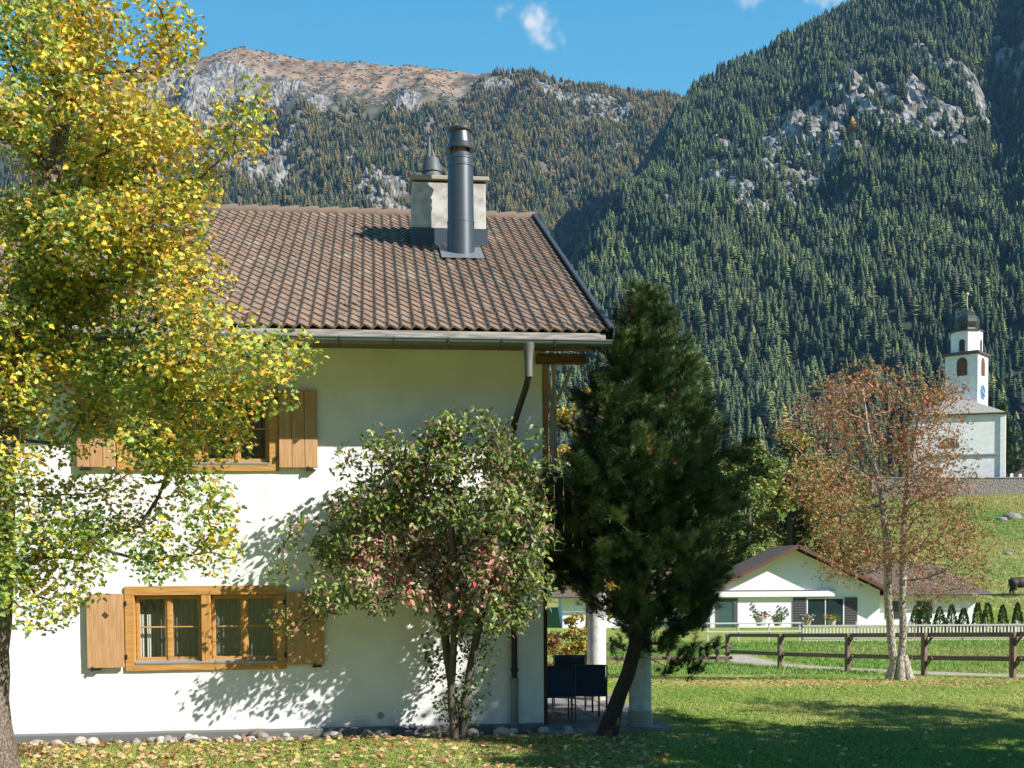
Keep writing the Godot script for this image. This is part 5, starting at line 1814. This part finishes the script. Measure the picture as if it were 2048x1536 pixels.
func build_church() -> void:
	var white := textured(grain(181, 0.02, [Color(0.88, 0.88, 0.88), Color(0.94, 0.94, 0.94)], 4, 256), Vector3(0.2, 0.2, 0.2), 0.9)
	var slate := textured(grain(183, 0.05, [Color(0.50, 0.49, 0.47), Color(0.68, 0.66, 0.63)], 4, 256), Vector3(0.4, 0.4, 0.4), 0.8)
	var copper := mat(0.055, 0.06, 0.055, 0.38, 0.4)
	var louvre := mat(0.13, 0.055, 0.035, 0.8)
	var o := thing("church", "white church with onion-domed bell tower on the hill", "church", Vector3(62.05, 11.4, -168.8), deg_to_rad(-15.0))
	var s := Shape.new()
	s.box(Vector3(0, 5.3, 0), Vector3(11.5, 11.2, 14.0))
	part(o, "nave_wall", s.mesh(), white)
	var r := Shape.new()
	var e := [Vector3(-6.1, 10.8, 7.3), Vector3(6.1, 10.8, 7.3), Vector3(6.1, 10.8, -7.3), Vector3(-6.1, 10.8, -7.3)]
	var ridge := [Vector3(0, 14.0, 2.6), Vector3(0, 14.0, -2.6)]
	r.face([e[0], e[1], ridge[0]], Vector3(0, 1, 1))
	r.face([e[1], e[2], ridge[1], ridge[0]], Vector3(1, 1, 0))
	r.face([e[3], e[2], ridge[1]], Vector3(0, 1, -1))
	r.face([e[0], e[3], ridge[1], ridge[0]], Vector3(-1, 1, 0))
	r.face(e, Vector3.DOWN)
	var roof := part(o, "nave_roof", r.mesh(), slate)
	var ed := Shape.new()
	for k in 4:
		ed.bar(e[k], e[(k + 1) % 4], 0.13, 6)
	part(roof, "eave_board", ed.mesh(), mat(0.07, 0.06, 0.05, 0.8))
	var led := Shape.new()
	led.box(Vector3(0.4, 5.35, 7.08), Vector3(10.6, 0.24, 0.2), 0.03)
	part(o, "ledge", led.mesh(), mat(0.28, 0.28, 0.28, 0.8))
	var pier := Shape.new()
	pier.box(Vector3(5.5, 4.5, 6.75), Vector3(0.75, 12.2, 0.9), 0.05)
	part(o, "corner_pier", pier.mesh(), white)
	var lun := part(o, "lunette_window", arch(2.6, 1.35, 0.06).mesh(), mat(0.10, 0.09, 0.05, 0.4))
	lun.position = Vector3(-1.2, 6.4, 7.0)
	for x: float in [-1.9, -1.2, -0.5]:
		var b := Shape.new()
		b.box(Vector3(x + 1.2, 0.6, 0.08), Vector3(0.10, 1.1, 0.05))
		part(lun, "glazing_bar", b.mesh(), mat(0.5, 0.5, 0.45, 0.7))
	# tower; its axes are turned a little more than the nave's
	var tw := Node3D.new()
	tw.name = "tower"
	o.add_child(tw, true)
	tw.position = o.transform.affine_inverse() * Vector3(64.6, 11.8, -171.0)
	tw.rotation.y = deg_to_rad(-24.3)
	tw.scale = Vector3(1.06, 1.06, 1.06)
	s = Shape.new()
	s.box(Vector3(0, 9.2, 0), Vector3(4.3, 18.6, 4.1))
	part(tw, "shaft", s.mesh(), white)
	s = Shape.new()
	s.box(Vector3(0, 18.6, 0), Vector3(4.9, 0.22, 4.7), 0.05)
	s.box(Vector3(0, 18.8, 0), Vector3(4.5, 0.25, 4.3), 0.05)
	part(tw, "cornice", s.mesh(), mat(0.075, 0.06, 0.06, 0.7))
	s = Shape.new()
	s.lathe(Vector3.ZERO, [Vector2(2.0, 18.9), Vector2(2.0, 21.7)], 8, true)
	part(tw, "belfry", s.mesh(), white)
	s = Shape.new()
	s.lathe(Vector3.ZERO, [Vector2(2.0, 21.65), Vector2(2.2, 21.7), Vector2(2.2, 21.85), Vector2(1.38, 21.98), Vector2(1.33, 22.2), Vector2(1.48, 22.55), Vector2(1.60, 22.95), Vector2(1.55, 23.4), Vector2(1.32, 23.8), Vector2(0.95, 24.15), Vector2(0.55, 24.42), Vector2(0.27, 24.72), Vector2(0.12, 25.1), Vector2(0.0, 25.2)], 8, true)
	part(tw, "onion_dome", s.mesh(), copper)
	s = Shape.new()
	s.bar(Vector3(0, 24.6, 0), Vector3(0, 26.7, 0), 0.09, 8)
	s.lathe(Vector3(0, 26.8, 0), [Vector2(0.0, -0.26), Vector2(0.2, -0.15), Vector2(0.26, 0.0), Vector2(0.2, 0.15), Vector2(0.0, 0.26)], 12)
	part(tw, "finial", s.mesh(), mat(0.55, 0.50, 0.36, 0.35, 0.4))
	for q: Array in [[Vector3(0.1, 15.75, 2.05), 0.0, 1.35, 2.4], [Vector3(2.15, 15.75, 0.1), PI / 2, 1.35, 2.4]]:
		var w := part(tw, "sound_window", arch(q[2], q[3], 0.07).mesh(), louvre)
		w.position = q[0]
		w.rotation.y = q[1]
		for i in 7:
			var l := Shape.new()
			l.box(Vector3(0, 0.18 + i * 0.25, 0.09), Vector3(q[2] * 0.9, 0.10, 0.05), 0.0, Basis(Vector3.RIGHT, 0.5))
			part(w, "louvre", l.mesh(), mat(0.20, 0.09, 0.055, 0.8))
	for k in 4:
		var a := PI / 8.0 + k * PI / 2.0
		var w := part(tw, "belfry_opening", arch(0.72, 1.6, 0.05).mesh(), mat(0.06, 0.04, 0.04, 0.8))
		w.position = Vector3(sin(a - PI / 8.0) * 1.86, 19.0, cos(a - PI / 8.0) * 1.86)
		w.rotation.y = a - PI / 8.0
	var clock := Shape.new()
	clock.lathe(Vector3.ZERO, [Vector2(1.0, 0.0), Vector2(1.0, 0.06), Vector2(0.0, 0.06)], 28)
	var face := part(tw, "clock_face", clock.mesh(), mat(0.03, 0.13, 0.36, 0.5))
	face.position = Vector3(2.15, 13.6, 0.1)
	face.rotation.z = -PI / 2
	for i in 12:
		var m := Shape.new()
		var a := TAU * i / 12.0
		m.box(Vector3(cos(a) * 0.82, 0.08, sin(a) * 0.82), Vector3(0.18, 0.03, 0.06), 0.0, Basis(Vector3.UP, -a))
		part(face, "hour_mark", m.mesh(), mat(0.7, 0.65, 0.45, 0.5))
	for q: Array in [[0.6, 2.2], [0.78, 5.2]]:
		var m := Shape.new()
		var a: float = q[1]
		m.box(Vector3(cos(a) * q[0] * 0.45, 0.10, sin(a) * q[0] * 0.45), Vector3(q[0], 0.03, 0.09), 0.0, Basis(Vector3.UP, -a))
		part(face, "clock_hand", m.mesh(), mat(0.8, 0.8, 0.75, 0.5))
	# churchyard wall and what stands by it
	var wall := thing("churchyard_wall", "grey stone retaining wall below the church", "wall", Vector3(62, 10.2, -158.6), deg_to_rad(4.0))
	var stone := textured(grain(185, 0.05, [Color(0.32, 0.31, 0.30), Color(0.52, 0.50, 0.48), Color(0.62, 0.59, 0.56)], 5, 256), Vector3(0.3, 0.3, 0.3), 0.95, grain(186, 0.08, [Color.BLACK, Color.WHITE], 4, 256), 8.0)
	s = Shape.new()
	s.box(Vector3(2.0, 1.4, 0), Vector3(34.0, 3.6, 0.6), 0.06)
	part(wall, "masonry", s.mesh(), stone)
	s = Shape.new()
	s.box(Vector3(2.0, 3.25, 0), Vector3(34.2, 0.16, 0.8), 0.03)
	part(wall, "coping", s.mesh(), mat(0.20, 0.20, 0.20, 0.9))
	for i in 4:
		var said: String = ["first white gravestone right of the church corner", "second white gravestone from the church corner", "third white gravestone from the church corner", "last white gravestone at the right edge behind the wall"][i]
		var g := thing("gravestone", said, "gravestone", Vector3(66.2 + i * 1.15, 12.6, -162.0), 0.0, "gravestones behind the churchyard wall")
		s = Shape.new()
		s.box(Vector3(0, 0.75, 0), Vector3(0.40, 1.7 + 0.15 * (i % 2), 0.18), 0.05)
		part(g, "slab", s.mesh(), mat(0.6, 0.6, 0.58, 0.8))
		s = Shape.new()
		s.box(Vector3(0, -0.15, 0), Vector3(0.7, 0.35, 0.4), 0.03)
		part(g, "foot", s.mesh(), mat(0.4, 0.4, 0.4, 0.9))
	var hut := thing("mortuary_hut", "small dark-roofed building right of the church", "hut", Vector3(74.0, 11.5, -168.0), 0.2)
	s = Shape.new()
	s.box(Vector3(0, 1.2, 0), Vector3(5, 2.8, 5))
	part(hut, "wall", s.mesh(), white)
	var hr := part(hut, "roof", gable_roof(3.2, 2.0, 5.6, 0.5, 0.15).mesh(), mat(0.06, 0.045, 0.04, 0.8))
	hr.position = Vector3(0, 2.6, 2.7)
	var spruces := [["tall spruce just right of the church corner", Vector3(71.6, 11.5, -176.0), 14.2, 0.24], ["dense green spruce at the right edge above the churchyard wall", Vector3(75.2, 11.6, -174.0), 14.0, 0.27], ["shorter spruce behind the church at the right edge", Vector3(79.0, 11.6, -178.0), 12.0, 0.26]]
	for i in spruces.size():
		var q: Array = spruces[i]
		var t := thing("spruce_tree", q[0], "spruce", q[1])
		var k: float = q[2]
		var tr := Shape.new()
		tr.tube(PackedVector3Array([Vector3(0, -0.3, 0), Vector3(0, k * 0.9, 0)]), PackedFloat32Array([0.25, 0.03]), 8)
		part(t, "trunk", tr.mesh(), mat(0.10, 0.08, 0.06, 0.9))
		var c := Copies.new()
		rng.seed = 560 + i
		for n in 1500:
			var u := rng.randf()
			var rr: float = k * float(q[3]) * pow(1.0 - u, 0.8) * (0.75 + 0.25 * sin(u * 60.0)) * sqrt(rng.randf_range(0.2, 1.0))
			var a := rng.randf() * TAU
			var d := Vector3(cos(a), rng.randf_range(-0.2, 0.5), sin(a)).normalized()
			var x := d.cross(Vector3.UP).normalized()
			var size := rng.randf_range(0.5, 1.0)
			c.put(Transform3D(Basis(x * size, x.cross(-d) * size, d * size), Vector3(cos(a) * rr, 0.8 + u * (k - 1.0), sin(a) * rr)), Color(0.03, 0.08, 0.018).lerp(Color(0.11, 0.18, 0.04), rng.randf()))
		scatter(t, "foliage", tuft(7, 14), leafy(1, 1, 1, 0.2), c)


# Distance to bones [a, ra, b, rb], smoothly joined, meshed as surface nets.
func body(bones: Array, cell: float, blend: float) -> ArrayMesh:
	var lo := Vector3.INF
	var hi := -Vector3.INF
	for b: Array in bones:
		for k in 2:
			var p: Vector3 = b[k * 2]
			var r: float = b[k * 2 + 1] + cell * 2.5
			lo = lo.min(p - Vector3(r, r, r))
			hi = hi.max(p + Vector3(r, r, r))
	var n := Vector3i(((hi - lo) / cell).ceil()) + Vector3i.ONE
	var f := PackedFloat32Array()
	f.resize(n.x * n.y * n.z)
	for z in n.z:
		for y in n.y:
			for x in n.x:
				var p := lo + Vector3(x, y, z) * cell
				var d := 9.0
				for b: Array in bones:
					var a: Vector3 = b[0]
					var ab: Vector3 = b[2] - a
					var t := clampf((p - a).dot(ab) / maxf(ab.length_squared(), 1e-6), 0.0, 1.0)
					var e := p.distance_to(a + ab * t) - lerpf(b[1], b[3], t)
					var h := clampf(0.5 + 0.5 * (d - e) / blend, 0.0, 1.0)
					d = lerpf(d, e, h) - blend * h * (1.0 - h)
				f[(z * n.y + y) * n.x + x] = d
	var at := {}
	for z in n.z - 1:
		for y in n.y - 1:
			for x in n.x - 1:
				var sum := Vector3.ZERO
				var hits := 0
				for e: Array in [[0, 0, 0, 1, 0, 0], [0, 1, 0, 1, 1, 0], [0, 0, 1, 1, 0, 1], [0, 1, 1, 1, 1, 1], [0, 0, 0, 0, 1, 0], [1, 0, 0, 1, 1, 0], [0, 0, 1, 0, 1, 1], [1, 0, 1, 1, 1, 1], [0, 0, 0, 0, 0, 1], [1, 0, 0, 1, 0, 1], [0, 1, 0, 0, 1, 1], [1, 1, 0, 1, 1, 1]]:
					var u := f[((z + e[2]) * n.y + y + e[1]) * n.x + x + e[0]]
					var w := f[((z + e[5]) * n.y + y + e[4]) * n.x + x + e[3]]
					if (u < 0.0) != (w < 0.0):
						sum += Vector3(e[0], e[1], e[2]).lerp(Vector3(e[3], e[4], e[5]), u / (u - w))
						hits += 1
				if hits:
					at[Vector3i(x, y, z)] = lo + (Vector3(x, y, z) + sum / hits) * cell
	var s := Shape.new()
	for c: Vector3i in at:
		for ax in 3:
			var step := Vector3i.ZERO
			step[ax] = 1
			var o := c + step
			var i0 := (c.z * n.y + c.y) * n.x + c.x
			var i1 := (o.z * n.y + o.y) * n.x + o.x
			if (f[i0] < 0.0) == (f[i1] < 0.0): continue
			var u := Vector3i.ZERO
			u[(ax + 1) % 3] = 1
			var w := Vector3i.ZERO
			w[(ax + 2) % 3] = 1
			if at.has(c - u) and at.has(c - w) and at.has(c - u - w):
				s.face([at[c], at[c - u], at[c - u - w], at[c - w]], Vector3(step) * (1.0 if f[i0] < 0.0 else -1.0))
	return s.mesh()


func build_boulders() -> void:
	var m := textured(grain(191, 0.03, [Color(0.30, 0.29, 0.28), Color(0.50, 0.48, 0.46), Color(0.62, 0.60, 0.57)], 5, 256), Vector3(0.5, 0.5, 0.5), 0.95)
	var said := ["largest grey boulder on the meadow hillside below the church", "smaller boulder left of the large one on the hillside", "flat stone in the hillside grass above the cow"]
	var at := [[54.5, 131.0, 0.9], [52.8, 129.5, 0.55], [43.0, 104.0, 0.35]]
	for i in 3:
		var k: float = at[i][2]
		var o := part(self, "boulder", pebble(20 + i), m)
		o.position = Vector3(at[i][0], land(at[i][0], -at[i][1]) + k * 0.15, -at[i][1])
		o.scale = Vector3(k * 1.3, k * 0.7, k)
		tag(o, said[i], "boulder", "boulders on the meadow hillside")


func build_cow() -> void:
	var x := 37.0
	var z := -87.0
	var o := thing("cow", "dark brown cow grazing on the meadow hillside at the right edge", "cow", Vector3(x, land(x, z) - 0.02, z), 0.15)
	var bones := [[Vector3(-0.72, 1.12, 0), 0.30, Vector3(-0.2, 1.06, 0), 0.38], [Vector3(-0.2, 1.06, 0), 0.38, Vector3(0.55, 1.08, 0), 0.34], [Vector3(0.55, 1.15, 0), 0.30, Vector3(1.0, 0.95, 0), 0.17], [Vector3(1.0, 0.95, 0), 0.17, Vector3(1.22, 0.55, 0), 0.13], [Vector3(1.22, 0.55, 0), 0.14, Vector3(1.32, 0.18, 0), 0.085], [Vector3(-0.72, 1.36, 0), 0.07, Vector3(-0.62, 1.2, 0), 0.25]]
	for sz: float in [-0.19, 0.19]:
		bones.append([Vector3(-0.72, 1.0, sz), 0.22, Vector3(-0.66, 0.62, sz), 0.12])
		bones.append([Vector3(-0.66, 0.62, sz), 0.11, Vector3(-0.82, 0.48, sz), 0.075])
		bones.append([Vector3(-0.82, 0.48, sz), 0.07, Vector3(-0.78, 0.04, sz), 0.055])
		bones.append([Vector3(0.52, 0.95, sz), 0.19, Vector3(0.55, 0.50, sz), 0.085])
		bones.append([Vector3(0.55, 0.50, sz), 0.08, Vector3(0.54, 0.04, sz), 0.055])
		bones.append([Vector3(1.12, 0.74, sz * 0.6), 0.04, Vector3(1.02, 0.74, sz * 1.4), 0.03])
	bones.append([Vector3(-1.02, 1.25, 0), 0.04, Vector3(-1.1, 0.65, 0), 0.03])
	bones.append([Vector3(-0.85, 1.32, 0), 0.06, Vector3(-1.02, 1.25, 0), 0.04])
	part(o, "body", body(bones, 0.05, 0.09), mat(0.022, 0.016, 0.015, 0.7))


func build_sky() -> Sky:
	var w := 4096
	var h := 2048
	var im := Image.create(w, h, false, Image.FORMAT_RGB8)
	var tone := func(el: float) -> Color:
		var e := [0.0, 8.0, 16.0, 22.0, 28.0, 45.0, 90.0]
		var r := along(e, [0.42, 0.27, 0.175, 0.122, 0.085, 0.045, 0.018], el)
		var g := along(e, [0.68, 0.61, 0.54, 0.465, 0.39, 0.26, 0.13], el)
		var b := along(e, [0.84, 0.84, 0.82, 0.785, 0.71, 0.54, 0.35], el)
		return Color(r, g, b)
	for y in h:
		var el := 90.0 - 180.0 * (y + 0.5) / h
		var c: Color = tone.call(maxf(el, 0.0))
		if el < 0.0: c = Color(0.16, 0.20, 0.16)
		im.fill_rect(Rect2i(0, y, w, 1), (c * (1.0 / EXPOSURE)).linear_to_srgb())
	var puffs := [[1.15, 24.05, 1.35, 0.75, -0.5, 1.0], [15.3, 24.4, 1.5, 0.8, -0.3, 1.0], [11.4, 24.45, 1.0, 0.35, 0.2, 0.4]]
	rng.seed = 601
	for i in 26:
		puffs.append([rng.randf_range(30.0, 335.0), rng.randf_range(14.0, 60.0), rng.randf_range(1.5, 4.0), rng.randf_range(0.6, 1.3), rng.randf_range(-0.5, 0.5), rng.randf_range(0.3, 0.9)])
	var cloud := FastNoiseLite.new()
	cloud.seed = 9
	cloud.frequency = 0.055
	cloud.fractal_octaves = 5
	cloud.fractal_gain = 0.6
	for q: Array in puffs:
		var cx: float = w * q[0] / 360.0
		var cy: float = h * (90.0 - q[1]) / 180.0
		var k: float = w / 360.0
		var reach: float = q[2] * k * 1.8 / maxf(0.5, cos(deg_to_rad(q[1])))
		for y in range(int(cy - reach), int(cy + reach)):
			for x in range(int(cx - reach), int(cx + reach)):
				var u: float = (x - cx) / k * cos(deg_to_rad(q[1]))
				var v: float = -(y - cy) / k
				var a: float = q[4]
				var p := Vector2(u * cos(a) + v * sin(a), v * cos(a) - u * sin(a))
				var r := Vector2(p.x / q[2], p.y / q[3]).length()
				var d := clampf((1.0 - r + cloud.get_noise_2d(x, y) * 1.1) * 0.9, 0.0, 1.0)
				d = d * d * (3.0 - 2.0 * d) * q[5]
				if d > 0.01:
					var xx := posmod(x, w)
					var base := im.get_pixel(xx, y).srgb_to_linear()
					im.set_pixel(xx, y, base.lerp(Color(0.95, 0.96, 0.98) * (1.0 / EXPOSURE), d * 0.9).linear_to_srgb())
	var m := PanoramaSkyMaterial.new()
	m.panorama = ImageTexture.create_from_image(im)
	var sky := Sky.new()
	sky.sky_material = m
	return sky


func _ready() -> void:
	var cam := Camera3D.new()
	cam.name = "camera"
	cam.projection = Camera3D.PROJECTION_FRUSTUM
	cam.near = 0.1
	cam.far = 8000.0
	cam.size = 0.1 * 1536.0 / 2400.0
	cam.frustum_offset = Vector2(0.0, 0.1 * 0.2902408 * 1536.0 / 2400.0)
	cam.position = Vector3(0, 2.4, 0)
	cam.rotation = Vector3(deg_to_rad(-2.0), 0, -0.0066)
	add_child(cam, true)
	cam.current = true
	soft.seed = 3
	soft.frequency = 1.0 / 260.0
	soft.fractal_octaves = 4
	crisp.seed = 8
	crisp.frequency = 1.0 / 40.0
	crisp.fractal_octaves = 3
	var env := Environment.new()
	env.background_mode = Environment.BG_SKY
	env.sky = build_sky()
	env.tonemap_mode = Environment.TONE_MAPPER_LINEAR
	env.tonemap_exposure = EXPOSURE
	env.sdfgi_enabled = true
	env.ssao_enabled = true
	env.ssil_enabled = true
	env.fog_enabled = true
	env.fog_density = 0.000045
	env.fog_light_color = Color(0.55, 0.78, 1.0)
	var we := WorldEnvironment.new()
	we.name = "environment"
	we.environment = env
	add_child(we, true)
	var sun := DirectionalLight3D.new()
	sun.name = "sun"
	sun.light_energy = 1.45
	sun.light_color = Color(1.0, 0.972, 0.935)
	sun.light_angular_distance = 0.5
	sun.shadow_enabled = true
	add_child(sun, true)
	sun.look_at_from_position(SUN * 100.0, Vector3.ZERO, Vector3.UP)

	build_land()
	build_rocks()
	build_forest()
	make_materials()
	build_church()
	build_bungalow()
	build_house()
	build_yard()
	build_fence()
	build_garden_edge()
	build_maple()
	build_shrub()
	build_pine()
	build_rowan()
	var g1 := Color(0.075, 0.13, 0.03)
	var g2 := Color(0.24, 0.31, 0.07)
	var gold := Color(0.50, 0.34, 0.04)
	crown_tree("garden_tree", "green leafy tree with a yellow top right of the pine", Vector3(17.4, -0.6, -88.0), 12.4, 3.5, 1.5, 300, 46, Vector2(0.22, 0.40), g1, g2, gold, 0.12, 701)
	crown_tree("garden_tree", "green tree behind the gable peak of the low white house", Vector3(20.8, -0.4, -90.0), 13.2, 3.8, 1.5, 300, 46, Vector2(0.22, 0.40), g1, Color(0.28, 0.30, 0.07), Color(0.55, 0.38, 0.06), 0.25, 711)
	crown_tree("garden_tree", "brownish green tree behind the pale rowan trunks", Vector3(25.2, 0.0, -92.0), 10.5, 3.6, 1.2, 170, 36, Vector2(0.22, 0.38), Color(0.15, 0.16, 0.05), Color(0.30, 0.27, 0.09), Color(0.48, 0.27, 0.07), 0.3, 721)
	crown_tree("garden_tree", "dark green tree half hidden behind the right side of the pine", Vector3(14.2, -0.7, -86.0), 9.4, 3.2, 1.0, 240, 44, Vector2(0.22, 0.38), Color(0.03, 0.065, 0.02), Color(0.09, 0.13, 0.035), gold, 0.04, 731)
	crown_tree("garden_tree", "bushy tree behind the left wing roof of the low white house", Vector3(9.2, -0.7, -89.0), 8.8, 3.4, 1.0, 200, 40, Vector2(0.22, 0.38), Color(0.06, 0.10, 0.03), Color(0.17, 0.21, 0.05), gold, 0.1, 736)
	crown_tree("garden_tree", "golden yellow tree seen between house corner and pine", Vector3(2.0, -0.4, -31.0), 7.9, 1.5, 1.6, 130, 26, Vector2(0.09, 0.16), Color(0.40, 0.26, 0.035), Color(0.58, 0.42, 0.05), Color(0.20, 0.24, 0.05), 0.25, 741)
	crown_tree("garden_bush", "yellow-green bush behind the terrace table", Vector3(1.25, -0.05, -23.0), 1.55, 0.62, 0.25, 60, 26, Vector2(0.06, 0.10), Color(0.16, 0.17, 0.03), Color(0.42, 0.34, 0.04), Color(0.3, 0.12, 0.03), 0.1, 751)
	crown_tree("garden_bush", "low rusty orange bush beside the terrace", Vector3(0.75, -0.1, -24.5), 1.1, 0.6, 0.15, 50, 26, Vector2(0.06, 0.10), Color(0.24, 0.12, 0.05), Color(0.36, 0.2, 0.06), Color(0.12, 0.14, 0.04), 0.2, 761)
	var shade := [["broad leafy tree off the right edge, nearest the pine", Vector3(9.3, 0.0, -12.9), 10.0, 2.8], ["tall leafy tree off the right edge that shades the foot of the white wall", Vector3(10.7, 0.0, -9.6), 9.0, 2.7],
		["leafy tree off the right edge in the middle of the shading row", Vector3(16.0, 0.0, -13.2), 9.6, 3.5], ["leafy tree off the right edge at the far end of the shading row", Vector3(21.2, 0.0, -14.0), 9.4, 3.5], ["leafy tree off the right edge nearest the camera side", Vector3(15.4, 0.0, -8.6), 9.6, 3.2]]
	for q: Array in shade:
		crown_tree("lawn_tree", q[0], q[1], q[2], q[3], 2.0, 330, 42, Vector2(0.12, 0.22), g1, g2, gold, 0.1, 771 + int(q[2] * 10.0), "trees beside the lawn that cast its shade")
	build_cow()
	build_boulders()
	build_grass()
